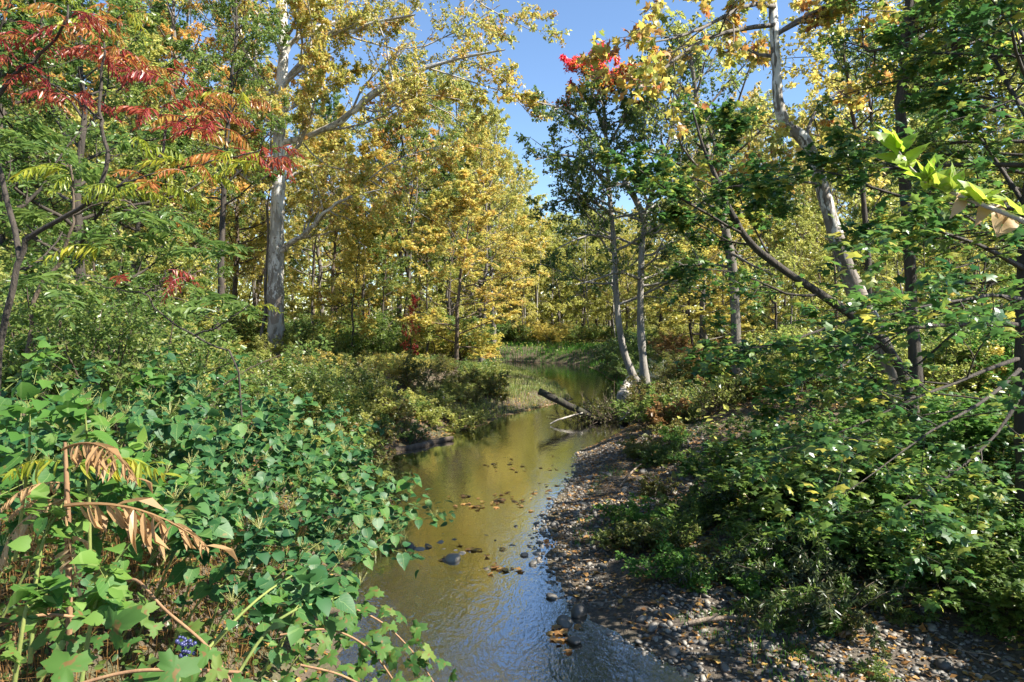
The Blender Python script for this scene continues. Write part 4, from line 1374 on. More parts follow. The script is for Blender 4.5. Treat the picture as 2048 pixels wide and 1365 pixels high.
def blades(name, label, x, y, z, L, W, mat, seed, bend=.5):
    rr = np.random.default_rng(seed)
    n = len(x)
    az = rr.uniform(0, 6.28, n)
    side = np.stack([np.cos(az), np.sin(az), np.zeros(n)], -1)
    lean = np.stack([-np.sin(az), np.cos(az), np.zeros(n)], -1) * rr.uniform(.1, 1, (n, 1)) * bend
    L = L * rr.uniform(.5, 1.2, n)
    B = np.stack([x, y, z - .01], -1)
    m1 = B + (UP * .6 + lean * .25) * L[:, None]
    t = B + (UP * (.95 - .3 * bend) + lean) * L[:, None]
    V = np.stack([B - side * W / 2, B + side * W / 2, m1 + side * W * .4, m1 - side * W * .4, t], 1)
    off = (np.arange(n) * 5)[:, None]
    tint = np.repeat(np.clip(.5 + .3 * vnoise(x, y, 1.5, 3) + .25 * rr.standard_normal(n), 0, 1), 5)
    me = mk_mesh(name, V.reshape(-1, 3), [np.array([[0, 1, 2, 3]]) + off, np.array([[3, 2, 4]]) + off], tint, [M[mat]], False)
    return tag(obj(name, me), label, 'grass', kind='stuff')


rr = np.random.default_rng(12)
x, y, z, d = on_ground(60000, (-6, 8), (19.5, 46), rr, lambda x, y, d, s: (s < 0) & (d > .1) & (d < np.interp(y, [19, 24, 40, 46], [1.2, 4.0, 4.5, 3])) & (vnoise(x, y, 1.1, 1) > -.75))
blades('meadow_grass', 'pale seeding grass on the low point between creek and pool', x, y, z, .27 * (1 + .6 * vnoise(x, y, 2.2, 8)), .013, 'grass', 1, 1.25)
x, y, z, d = on_ground(22000, (-22, 14), (48, 60), rr, lambda x, y, d, s: (d > .05) & (d < 5.))
blades('far_grass', 'bright grass along the far edge of the pool', x, y, z, .5, .03, 'grass_green', 2, .7)
x, y, z, d = on_ground(26000, (2, 14), (22, 50), rr, lambda x, y, d, s: (s > 0) & (d > .02) & (d < 3.))
blades('pool_grass', 'grass hanging over the right margin of the pool', x, y, z, .38, .018, 'grass_green', 12, .9)
x, y, z, d = on_ground(34000, (-1, 6), (4.6, 15), rr, lambda x, y, d, s: (s > 0) & (d > .15) & (d < 2.8) & (d > .5) & (vnoise(x, y, 1.5, 6) > .25))
blades('bar_grass', 'short green grass patches on the gravel bar', x, y, z, .11, .006, 'grass_green', 3, .8)
x, y, z, d = on_ground(5000, (-2.6, -1.0), (8.4, 10.2), rr, lambda x, y, d, s: (s < 0) & (d > .05) & (d < .7))
blades('bank_grass', 'sunlit grass tuft on the little left spit', x, y, z, .2, .006, 'grass', 4, .8)
x, y, z, d = on_ground(9000, (-6.5, -1.6), (2.6, 9), rr, lambda x, y, d, s: (s < 0) & (d > .5))
blades('dead_grass', 'dry straw and dead stalks matted under the knotweed', x, y, z, .5, .006, 'leaf_brown', 5, 1.3)

# ------------------------------------------------------------------ stones
def stone_verts(seed, sub=2):
    import bmesh
    bm = bmesh.new()
    bmesh.ops.create_icosphere(bm, subdivisions=sub, radius=1)
    rr = np.random.default_rng(seed)
    v = np.array([p.co[:] for p in bm.verts])
    f = np.array([[q_.index for q_ in fc.verts] for fc in bm.faces])
    bm.free()
    for _ in range(7):
        n_ = nrm(rr.standard_normal(3))
        h = rr.uniform(.55, .95)
        t = v @ n_ - h
        v = v - np.outer(np.maximum(t, 0) * .85, n_)
    v *= np.array([1, rr.uniform(.6, .9), rr.uniform(.38, .6)])
    return v, f


SV = [stone_verts(i) for i in range(7)]
SM = [mk_mesh('stone', v, [f], np.full(len(v), .13 * i), [M['stone']], True) for i, (v, f) in enumerate(SV)]
SLOW = [stone_verts(20 + i, 1) for i in range(6)]
rr = np.random.default_rng(55)
cand = []
while len(cand) < 250:
    y = rr.uniform(5.2, 13.5)
    x = rr.uniform(.2, 4.6)
    d, s = creek_d(x, y)
    if d[0] < -.15 or d[0] > 2.4 or s[0] < 0: continue
    if vnoise(np.array([x]), np.array([y]), 1.3, 3)[0] < -.35 and rr.random() < .8: continue
    cand.append((x, y))
for i, (x, y) in enumerate(cand):
    o = obj('stone', SM[int(rr.integers(7))])
    s_ = float(np.clip(.048 * math.exp(.42 * rr.standard_normal()), .03, .12))
    o.location = (x, y, float(gz(np.array([x]), np.array([y]))[0]) + s_ * .18)
    o.rotation_euler = (rr.normal() * .2, rr.normal() * .2, rr.uniform(0, 6.28))
    o.scale = (s_, s_, s_)
    tag(o, ('fist sized ' if s_ > .06 else 'small ') + 'loose river stone lying on the gravel bar', 'stone', 'stones on the gravel bar')
mb = MB()
n = 0
x, y, z, d = on_ground(30000, (-.4, 6), (4.8, 15.5), rr, lambda x, y, d, s: (s > 0) & (d > -.3) & (d < 2.6) & ((vnoise(x, y, 1.3, 3) > -.45) | ((d < .6) & (y > 7))))
m_ = min(len(x), 9500)
for k in range(6):
    sl = slice(k * m_ // 6, (k + 1) * m_ // 6)
    P = np.stack([x[sl], y[sl], z[sl] + .004], -1)
    c = len(P)
    Fr = frames(UP + .25 * rr.standard_normal((c, 3)), rr.standard_normal((c, 3)))
    leaf_cloud(mb, (SLOW[k][0], [SLOW[k][1]]), P, Fr, np.clip(.023 * np.exp(.42 * rr.standard_normal(c)), .01, .055), rr.random(c))
tag(obj('gravel', mb.mesh('gravel', [M['stone']], True)), 'small grey gravel covering the bar', 'gravel', kind='stuff')
k = 0
while k < 46:
    y = rr.normal() * .35 + 9.0
    x = rr.uniform(-1.5, .4)
    if creek_d(x, y)[0][0] > 0.15: continue
    k += 1
    o = obj('stone', SM[int(rr.integers(7))])
    s_ = float(np.clip(.05 * math.exp(.4 * rr.standard_normal()), .025, .1))
    o.location = (x, y, max(-.02, float(gz(np.array([x]), np.array([y]))[0])) + .0 * s_)
    o.rotation_euler = (rr.normal() * .2, rr.normal() * .2, rr.uniform(0, 6.28))
    o.scale = (s_, s_, s_)
    tag(o, 'dark wet stone breaking the surface of the shallow riffle', 'stone', 'stones of the riffle across the creek')
for (px, py, s_, label) in [(1158, 1228, .13, 'flat grey stone at the tip of the bar in the stream'), (1130, 1250, .12, 'dark stone with leaves caught on it in the riffle'),
                            (1102, 1196, .075, 'dark wet stone standing out of the riffle alone'), (1110, 1052, .11, 'black wet stone at the edge of the blue reflection'),
                            (1048, 1112, .06, 'small black stone in midstream'), (1150, 1285, .09, 'half sunken stone below the leafy one'), (1065, 1130, .07, 'grey stone at the waterline where the bar bulges'),
                            (820, 1095, .10, 'brown stone at the end of the little left spit'), (905, 1120, .12, 'dark stone bar across the shallow below the left spit'),
                            (1205, 1135, .075, 'pale rounded stone where the sun hits the gravel'), (1150, 1118, .08, 'pale cobble near the waterline on the bar'), (1690, 1255, .11, 'grey cobble between the drooping plants and the bank'),
                            (1375, 1030, .1, 'whitish stone up the bar beside the leaning stick')]:
    Yg = CZ * F / (py - HY)
    for _ in range(4):
        p = at(px, py, Yg)
        Yg = (CZ - max(0., float(gz(np.array([p[0]]), np.array([Yg]))[0]))) * F / (py - HY)
    p = at(px, py, Yg)
    o = obj('stone', SM[int(rr.integers(7))])
    o.location = (p[0], p[1], max(0, p[2]) + s_ * .12)
    o.rotation_euler = (rr.normal() * .15, rr.normal() * .15, rr.uniform(0, 6.28))
    o.scale = (s_, s_, s_ * 1.1)
    tag(o, label, 'stone')

# ------------------------------------------------------------------ logs, sticks
def log(name, label, pts, rads, bark, cat='log', seed=0, group=None, n=16, endmat=None):
    P, R = smooth_line(pts, rads, n)
    rr_ = np.random.default_rng(seed)
    P[1:-1] += rr_.standard_normal((n - 2, 3)) * R[1:-1, None] * .12
    R = R * (1 + .07 * rr_.standard_normal(n))
    v, q_ = tubes(P[None], R[None], 10)
    e = thing(name, label, cat, P[0], group)
    obj('bark', MB().add(v, [q_]).mesh('bark', [bark], True, P[0]), e)
    mb = MB()
    for i0, c in ((0, P[0]), (10 * (n - 1), P[-1])):
        ring = v[i0:i0 + 10]
        k = nrm(P[0] - P[1]) if i0 == 0 else nrm(P[-1] - P[-2])
        mb.add(np.vstack([ring, c[None] + k * .01]), [np.array([[j, (j + 1) % 10, 10] for j in range(10)])])
    obj('cut_end', mb.mesh('cut_end', [endmat or M['stick']], False, P[0]), e)
    return e


def surf(px, py, lift=0.):
    Yg = CZ * F / (py - HY)
    for _ in range(6):
        p = at(px, py, Yg)
        Yg = (CZ - lift - max(0., float(gz(np.array([p[0]]), np.array([Yg]))[0]))) * F / (py - HY)
    return at(px, py, Yg)


log('fallen_log', 'dark sawn log slanting up out of the creek at the brush jam', [at(1078, 783, 20.5), at(1120, 803, 20.3), at(1168, 826, 20.2), at(1215, 845, 20.3), at(1262, 862, 20.6)], [.105, .11, .105, .1, .09], M['bark_log'], seed=1)
log('dead_branch', 'thin bleached branch dipping into the water below the dark log', [at(1165, 826, 19.9), at(1130, 836, 19.6), at(1112, 842, 19.5), at(1100, 848.5, 19.45)], [.022, .026, .022, .014], M['dead_wood'], 'branch', 2)
log('fallen_log', 'white bleached log lying behind the leaning slim maple', [at(1243, 800, 22.2), at(1252, 778, 23.5), at(1264, 757, 25.5)], [.2, .18, .15], M['dead_wood'], seed=3, endmat=M['dead_wood'])
log('log_stub', 'hollow white stub of a log poking out of the brush jam', [at(1249, 843, 19.9), at(1250, 832, 20.2), at(1252, 820, 20.8)], [.15, .14, .13], M['dead_wood'], 'log', 4, endmat=M['bark_dark'])
log('fallen_log', 'grey log along the waterline of the undercut left bank', [surf(905, 881) + [0, 0, .06], at(870, 884, 16.6), at(835, 893, 16.0), at(790, 902, 15.6)], [.06, .075, .08, .07], M['bark_brown'], seed=5)
log('bleached_stick', 'pale stick leaning on the left bank above the undercut', [surf(896, 825) + [0, 0, .1], surf(885, 815) + [0, 0, .35]], [.03, .025], M['dead_wood'], 'stick', 6, n=6)
for (a, b, r, label) in [((1328, 1068), (1368, 1008), .022, 'pale broken stick leaning across the gravel bar'), ((1268, 1148), (1425, 1136), .016, 'thin curved stick lying across the middle of the gravel bar'),
                         ((1376, 1251), (1515, 1247), .022, 'straight brown stick on the mud at the lower gravel bar'), ((1240, 975), (1290, 925), .018, 'dark stick among weeds at the head of the gravel bar'),
                         ((1690, 1272), (1770, 1280), .02, 'pale stick lying at the foot of the right bank'), ((1560, 1045), (1700, 1052), .022, 'bleached stick half hidden above the drooping plant')]:
    p0, p1 = surf(*a, .03) + [0, 0, .02], surf(*b, .03) + [0, 0, .03]
    log('stick', label, [p0, (p0 + p1) / 2 + np.array([0, .02, .03]), p1], [r, r * .9, r * .7], M['stick'], 'stick', int(a[0]), n=8)

# twigs lying about
rr = np.random.default_rng(83)
x, y, z, d = on_ground(1500, (-6, 7), (3, 15), rr, lambda x, y, d, s: d > .1)
K = len(x)
az = rr.uniform(0, 6.28, K)
P = np.stack([x, y, z + .015], -1)[:, None, :] + np.stack([np.cos(az), np.sin(az), .06 * rr.standard_normal(K)], -1)[:, None, :] * (np.linspace(0, 1, 4)[None, :] * rr.uniform(.1, .5, K)[:, None])[..., None]
P[:, 1:3] += rr.standard_normal((K, 2, 3)) * .012
P[..., 2] = np.maximum(P[..., 2], (gz(P[..., 0], P[..., 1]) + .006))
v, q_ = tubes(P, rr.uniform(.003, .007, K)[:, None] * np.linspace(1, .6, 4)[None], 4)
tag(obj('twig_litter', MB().add(v, [q_]).mesh('twig_litter', [M['stick']], True)), 'dead twigs scattered over the banks and the bar', 'twigs', kind='stuff')

# brush jam: heap of flood-dragged twigs and leaves around the logs
rr = np.random.default_rng(61)
c = at(1215, 838, 20.6)
base = np.array([c[0], 20.6, 0.])
e = thing('brush_jam', 'heap of flood dragged twigs and weeds around the base of the log', 'brush', base)
K = 260
S = base + rr.standard_normal((K, 3)) * np.array([.55, .45, .05]) + np.array([0, 0, .12])
D = rr.standard_normal((K, 3)) + np.array([-.3, -.2, .5])
P = branch_batch(rr, S, D, rr.uniform(.3, 1.0, K), 4, .2, -.12)
v, q_ = tubes(P, np.full((K, 4), .011) * np.linspace(1, .4, 4)[None], 3)
obj('twigs', MB().add(v, [q_]).mesh('twigs', [M['bark_brown']], True, base), e)
lm = MB()
p, Fr, sz, ti = leaves_on(rr, P, 9, .1, .07)
leaf_cloud(lm, KITE, p, Fr, sz, ti)
obj('caught_leaves', lm.mesh('caught_leaves', [M['leaf_olive']], False, base), e)

# floating leaves
FL = mk_mesh('fallen_leaf', FIVE[0] - [.5, 0, 0], FIVE[1], np.full(6, .5), [M['leaf_litter']], False)
ML = mk_mesh('fallen_leaf', MAPLE_LOW[0] - [.4, 0, 0], MAPLE_LOW[1], np.full(len(MAPLE_LOW[0]), .5), [M['leaf_litter']], False)
n = 0
spots = [(905, 998, 60, 8), (960, 1012, 30, 6), (1000, 1005, 20, 6), (930, 1105, 60, 14), (1005, 1140, 30, 10), (1075, 940, 60, 18), (1100, 985, 40, 16), (1120, 1275, 25, 25), (990, 930, 40, 12), (1050, 1000, 40, 20)]
while n < 110:
    a = spots[int(rr.integers(len(spots)))]
    px, py = a[0] + rr.normal() * a[2] * .6, a[1] + rr.normal() * a[3] * .6
    p = at(px, py, CZ * F / (py - HY))
    if creek_d(p[0], p[1])[0][0] > -.05: continue
    o = obj('fallen_leaf', ML if rr.random() < .6 else FL)
    s_ = rr.uniform(.07, .13)
    o.location = (p[0], p[1], .012 + .01 * rr.random())
    o.rotation_euler = (rr.normal() * .12, rr.normal() * .12, rr.uniform(0, 6.28))
    o.scale = (s_, s_, s_)
    tag(o, 'fallen brown leaf afloat on the creek', 'leaf', 'leaves afloat on the creek')
    n += 1
# ------------------------------------------------------------------ near plants
def leaf_mesh(name, verts, faces, mat, seeds=(1, 2, 3, 4), amp=.03, smooth=True, curl=.12):
    out = []
    for s in seeds:
        rr = np.random.default_rng(s)
        v = np.array(verts, float)
        v[:, 2] += amp * rr.standard_normal(len(v)) - curl * rr.uniform(.5, 1.5) * v[:, 0] ** 2 + rr.uniform(.05, .25) * np.abs(v[:, 1])
        v[:, 1] *= rr.uniform(.88, 1.1)
        ff = {}
        for f in faces: ff.setdefault(len(f), []).append(f)
        out.append(mk_mesh(name, v, [np.array(a) for a in ff.values()], np.full(len(v), rr.random()), [mat], smooth))
    return out


def heart(width=.47, notch=.07):
    half = [(-notch, .15), (-notch * .6, .30), (.10, width * .92), (.28, width), (.48, width * .88), (.68, width * .62), (.85, width * .28)]
    mid = [(0, 0), (.1, 0), (.28, 0), (.48, 0), (.68, 0), (.85, 0), (1.06, 0)]
    V = [(x, 0, 0) for x, _ in mid]
    m = len(mid)
    V += [(x, y, 0) for x, y in half] + [(x, -y, 0) for x, y in half]
    h = len(half)
    Fc = []
    for s in (0, 1):
        o_ = m + s * h
        t = [(0, o_, o_ + 1), (0, o_ + 1, o_ + 2, 1), (1, o_ + 2, o_ + 3, 2), (2, o_ + 3, o_ + 4, 3), (3, o_ + 4, o_ + 5, 4), (4, o_ + 5, o_ + 6, 5), (5, o_ + 6, 6)]
        Fc += [tuple(reversed(a)) if s == 0 else a for a in t]
    return V, Fc


HV, HF = heart()
KNOT = {'cyan': leaf_mesh('leaf', HV, HF, M['leaf_cyan'], (1, 2, 3, 4, 5)), 'bright': leaf_mesh('leaf', HV, HF, M['leaf_bright'], (6, 7, 8))}
EV, EF = heart(.27, -.02)
ELL = {'twig': leaf_mesh('leaf', EV, EF, M['leaf_twig'], (1, 2, 3)), 'dry': leaf_mesh('leaf', EV, EF, M['leaf_dry'], (4, 5), .05)}
gv = [(.4, 0, .03)]
tips = []
for a in range(-168, 169, 14):
    lob = .46 + .16 * math.cos(math.radians(a * 3)) * (1 if abs(a) < 150 else .4) + (.1 if abs(a) < 30 else 0)
    tips.append((a, lob * (1.04 if (a // 14) % 2 else .80)))
tips = [(180, .2)] + tips
GV, GF = lobed(tips)[0], [tuple(f) for f in lobed(tips)[1][0]]
GRAPE = leaf_mesh('leaf', GV, GF, M['leaf_grape'], (1, 2, 3, 4), .03, True, .12)


HEART_LOW = tmpl([(0, 0, 0), (-.06, .2, .03), (.15, .44, .1), (.5, .38, .08), (1, 0, -.14), (.5, -.38, .08), (.15, -.44, .1), (-.06, -.2, .03), (.4, 0, 0)], [(0, 8, 2, 1), (8, 3, 2), (8, 4, 3), (8, 5, 4), (8, 6, 5), (0, 7, 6, 8)])


def put_leaf(e, meshes, pos, N, D, size, base, rr):
    Fr = frames(np.asarray(N)[None], np.asarray(D)[None])[0]
    o = obj('leaf', meshes[int(rr.integers(len(meshes)))], e)
    o.matrix_basis = Matrix.Translation(Vector(pos - base)) @ Matrix([list(r) for r in Fr]).transposed().to_4x4() @ Matrix.Scale(size, 4)
    return o


SPRAY = None


def flower_spray():
    rr = np.random.default_rng(9)
    K = 16
    D = np.stack([rr.standard_normal(K) * .6, rr.standard_normal(K) * .6, np.full(K, 1.2)], -1)
    P = branch_batch(rr, np.zeros((K, 3)), D, rr.uniform(.5, 1.1, K), 4, .1, .02)
    v, q_ = tubes(P, np.full((K, 4), .009), 3)
    mb = MB().add(v, [q_], .5)
    p, Fr, sz, ti = leaves_on(rr, P, 9, .2, .05, .2, .9, 0, .3)
    leaf_cloud(mb, KITE, p, Fr, sz, ti)
    return mb.mesh('flower_spray', [M['flower']], False)


SPRAY = flower_spray()


def knotweed(label, group, base, tip, nleaf, seed, leaf=.12, kind='cyan', side=3, spray=True, bow=.25):
    """an arching hollow stem from base to tip with side shoots and broad heart-shaped leaves"""
    rr = np.random.default_rng(seed)
    base = np.asarray(base, float)
    tip = np.asarray(tip, float)
    e = thing('knotweed', label, 'plant', base, group)
    mid = base * .45 + tip * .55 + UP * bow * np.linalg.norm(tip - base) * .6 + rr.standard_normal(3) * .05
    P, R = smooth_line([base - UP * .05, mid, tip], [.0085, .007, .003], 12)
    mb = MB()
    v, q_ = tubes(P[None], R[None], 6)
    mb.add(v, [q_])
    lines = [P]
    Sh, Rs = spawn(rr, P[None], R[None], side, .4, .95, (25, 60), .32, 8, .05, -.05, .6, .4)
    v, q_ = tubes(Sh, Rs, 4)
    mb.add(v, [q_])
    lines += list(Sh)
    obj('stem', mb.mesh('stem', [M['stem_green']], True, base), e)
    per = [int(nleaf * .45)] + [max(2, int(nleaf * .55 / max(side, 1)))] * side
    for li, (Ln, m_) in enumerate(zip(lines, per)):
        k = len(Ln)
        s0 = .42 if li == 0 else .1
        for j in range(m_):
            s = s0 + (1 - s0) * (j + .5 * rr.random()) / m_
            f = s * (k - 1)
            i = min(int(f), k - 2)
            pos = Ln[i] + (Ln[i + 1] - Ln[i]) * (f - i)
            T_ = nrm(Ln[i + 1] - Ln[i])
            sd = nrm(np.cross(T_, UP)) * (1 if j % 2 else -1)
            out = nrm(sd + .6 * T_ + .25 * rr.standard_normal(3)) * np.array([1, 1, .4])
            D = out - UP * rr.uniform(.15, .8)
            N = UP * .9 + .5 * out + np.array([.15, -.25, 0]) + .22 * rr.standard_normal(3)
            put_leaf(e, KNOT[kind if rr.random() < .7 else 'bright'], pos + out * .03, N, D, leaf * rr.uniform(.5, 1.25) * (1.05 - .4 * s), base, rr)
    # the lesser leaves of the shoot
    A = np.stack([smooth_line(l_, np.ones(len(l_)), 8)[0] for l_ in lines])
    p_, F_, z_, t_ = leaves_on(rr, A, 11, .3, leaf * .62, 1.0, .4, .5, .6)
    sm = MB()
    leaf_cloud(sm, HEART_LOW, p_, F_, z_, t_)
    tag(obj('small_leaves', sm.mesh('small_leaves', [M['leaf_cyan' if kind == 'cyan' else 'leaf_bright']], True, base), e), kind='stuff')
    if spray:
        for t in (P[-1], Sh[0][-1]):
            o = obj('flower_spray', SPRAY, e)
            s_ = rr.uniform(.07, .12)
            o.matrix_basis = Matrix.Translation(Vector(t - base)) @ Matrix.Rotation(rr.uniform(0, 6.28), 4, 'Z') @ Matrix.Scale(s_, 4)
    return e


rng = np.random.default_rng(141)


def gpt(x, y):
    return np.array([x, y, float(gz(np.array([x]), np.array([y]))[0])])


# tips of the knotweed canopy, read off the picture with a depth each
def kgroup(px, py, y):
    if px < 300: return ('knotweed stem with heart shaped leaves beside and behind the withered sumac', 'knotweed by the withered sumac')
    if px > 690: return ('knotweed stem leaning out over the water on the near bank', 'knotweed over the water')
    if y > 6: return ('knotweed stem at the back of the thicket below the wine red sumac', 'knotweed at the back of the thicket')
    if py < 960: return ('knotweed stem with broad leaves in the dense middle of the thicket', 'knotweed in the middle of the thicket')
    return ('knotweed stem at the front of the thicket above the grape vine', 'knotweed at the front of the thicket')


tips = [(870, 1035, 6.2), (820, 985, 6.4), (760, 930, 6.8), (690, 900, 6.6), (640, 850, 6.8), (590, 815, 6.6), (520, 800, 6.2), (560, 880, 5.6), (620, 940, 5.8), (700, 985, 5.6), (740, 1050, 5.2), (640, 1030, 4.8),
        (560, 980, 4.8), (480, 930, 4.9), (430, 860, 5.2), (400, 800, 5.4), (470, 830, 5.8), (340, 830, 4.6), (300, 900, 4.2), (380, 930, 4.4), (450, 1000, 4.2), (520, 1060, 4.1), (610, 1100, 4.2), (680, 1120, 4.5),
        (700, 900, 7.4), (620, 790, 7.4), (560, 770, 7.8), (480, 750, 7.5), (400, 740, 7.0), (330, 745, 6.2), (720, 850, 8.0), (660, 820, 8.2), (780, 960, 7.2), (250, 830, 4.0), (200, 880, 3.7), (160, 800, 4.4), (90, 770, 4.3), (240, 760, 5.2), (300, 700, 6.0), (350, 1000, 3.8),
        (800, 1060, 5.6), (600, 900, 6.4), (530, 920, 5.4), (660, 970, 5.4), (420, 950, 4.6), (500, 870, 5.6),
        (360, 890, 4.9), (450, 900, 5.3), (580, 860, 6.0), (650, 910, 6.3), (720, 960, 6.2), (770, 1010, 6.0), (540, 830, 6.4), (610, 870, 6.8), (680, 860, 7.2), (740, 900, 7.3), (390, 870, 5.0), (330, 950, 4.1), (490, 970, 4.7), (580, 1020, 4.6),
        (660, 1070, 4.7), (300, 800, 4.9), (220, 930, 3.7), (270, 970, 3.8), (120, 860, 3.9), (40, 850, 3.7), (60, 930, 3.4), (430, 780, 6.4), (360, 770, 6.0), (280, 740, 5.8), (200, 720, 5.6), (120, 700, 5.6)]
for i, (px, py, y) in enumerate(tips):
    t = at(px, py, y)
    b = gpt(t[0] - rng.uniform(.5, 1.1), y + rng.uniform(-.4, .5))
    if creek_d(b[0], b[1])[0][0] < .4:
        b = gpt(float(np.interp(b[1], EY, EL)) - rng.uniform(.5, .9), b[1])
    KG = kgroup(px, py, y)
    knotweed(KG[0], KG[1], b, t, int(rng.integers(18, 25)), 500 + i, rng.uniform(.10, .14), 'cyan' if (px > 330 or i % 3) else 'bright', 3, bow=rng.uniform(.12, .3))
rr = np.random.default_rng(71)
n = 15000
x = rr.uniform(-6.5, -.4, n)
y = rr.uniform(3.2, 9.5, n)
d, sd_ = creek_d(x, y)
k = (sd_ < 0) & (d > .15)
x, y, d = x[k], y[k], d[k]
z = gz(x, y)
h = np.minimum(1.3, .5 + .45 * d) * (.75 + .4 * vnoise(x, y, 1.7, 2))
P = np.stack([x, y, z + h * rr.random(len(x)) ** .7], -1)
mb = MB()
leaf_cloud(mb, OVAL, P, frames(UP + .6 * rr.standard_normal(P.shape), rr.standard_normal(P.shape)), rr.uniform(.03, .075, len(x)), rr.random(len(x)))
tag(obj('thicket_leaves', mb.mesh('thicket_leaves', [M['leaf_green']], False)), 'small leaves of weeds tangled among the knotweed stems', 'undergrowth', kind='stuff')
# nearer single shoots at the bottom left
for i, (b_, t_, n_, lf_, kind, label) in enumerate([
        ((150, 1420, 2.3), (215, 1150, 2.4), 9, .105, 'bright', 'bright green shoot with oval leaves at the bottom of the left bank'),
        ((20, 1400, 2.3), (60, 1185, 2.3), 6, .10, 'bright', 'small pale green shoot in the lowest left corner'),
        ((420, 1420, 2.9), (690, 1190, 3.3), 11, .13, 'cyan', 'knotweed branch reaching low over the water from the bottom left'),
        ((300, 1400, 2.9), (620, 1130, 3.6), 12, .13, 'cyan', 'knotweed branch with large leaves above the grape vine'),
        ((60, 1300, 2.6), (130, 1000, 2.7), 8, .11, 'bright', 'shoot with bright leaves beside the withered sumac stem'),
        ((30, 1100, 3.2), (60, 830, 3.1), 9, .14, 'bright', 'tall shoot with sunlit leaves at the left edge'),
        ((180, 1100, 3.2), (170, 820, 3.1), 9, .15, 'bright', 'tall shoot with very pale sunlit leaves behind the withered sumac')]):
    knotweed(label, None, at(*b_), at(*t_), n_, 700 + i, lf_, kind, 2, i > 4, .12)

# grape vine with toothed leaves and a bunch of fruit
def vine(label, pts, nleaf, seed, leaf, fruit=None, group=None):
    rr = np.random.default_rng(seed)
    P, R = smooth_line([at(*p) for p in pts], [.006] * len(pts), 24)
    base = P[0]
    e = thing('grape_vine', label, 'vine', base, group)
    v, q_ = tubes(P[None], R[None], 5)
    obj('stem', MB().add(v, [q_]).mesh('stem', [M['stem_red']], True, base), e)
    for j in range(nleaf):
        f = 22 * (j + rr.random()) / nleaf
        i = int(f)
        pos = P[i] + (P[i + 1] - P[i]) * (f - i) + rr.standard_normal(3) * np.array([.07, .07, .05])
        N = UP * .7 + np.array([.1, -.5, 0]) + .35 * rr.standard_normal(3)
        D = rr.standard_normal(3) * .8 - UP * .5
        put_leaf(e, GRAPE, pos, N, D, leaf * rr.uniform(.6, 1.15), base, rr)
    if fruit:
        c_ = at(*fruit)
        import bmesh
        bm = bmesh.new()
        bmesh.ops.create_icosphere(bm, subdivisions=2, radius=1)
        me = bpy.data.meshes.new('grape')
        bm.to_mesh(me); bm.free()
        me.polygons.foreach_set('use_smooth', np.full(len(me.polygons), True))
        me.materials.append(M['grape'])
        for i in range(34):
            o = obj('grape', me, e)
            t = rr.random()
            o.location = Vector(c_ - base + np.array([rr.normal() * .022 * (1.1 - t), rr.normal() * .022 * (1.1 - t), -.11 * t]))
            s_ = rr.uniform(.006, .0085)
            o.scale = (s_, s_, s_)


m, nt, out = newmat('grape_skin')
p_ = node(nt, 'ShaderNodeBsdfPrincipled')
p_.inputs['Base Color'].default_value = (.035, .04, .12, 1)
p_.inputs['Roughness'].default_value = .4
nt.links.new(p_.outputs[0], out.inputs[0])
M['grape'] = m
vine('grape vine with toothed blotched leaves and a bunch of dark blue grapes', [(480, 1400, 2.7), (420, 1300, 2.65), (330, 1220, 2.7), (270, 1160, 2.8), (220, 1180, 2.9)], 17, 1, .10, (372, 1278, 2.6))
vine('grape vine trailing along the bottom edge with large pale leaves', [(120, 1380, 2.1), (250, 1345, 2.15), (360, 1340, 2.2), (480, 1345, 2.4)], 9, 2, .12)
vine('green vine hanging down to the water beside the lower creek', [(620, 1200, 4.0), (700, 1215, 4.1), (770, 1250, 4.2), (830, 1310, 4.2), (870, 1370, 4.2)], 44, 3, .10)
vine('second green vine draped over the bank edge above the lower creek', [(560, 1270, 3.6), (660, 1260, 3.7), (740, 1300, 3.8), (800, 1380, 3.8)], 40, 4, .10)
vine('vine of yellowing leaves low on the shaded left bank', [(600, 1330, 3.3), (680, 1350, 3.4), (760, 1390, 3.5), (830, 1420, 3.6)], 26, 5, .09)
vine('vine creeping behind the withered sumac stem', [(0, 1250, 2.4), (90, 1230, 2.5), (180, 1240, 2.6), (260, 1260, 2.8)], 10, 6, .10)

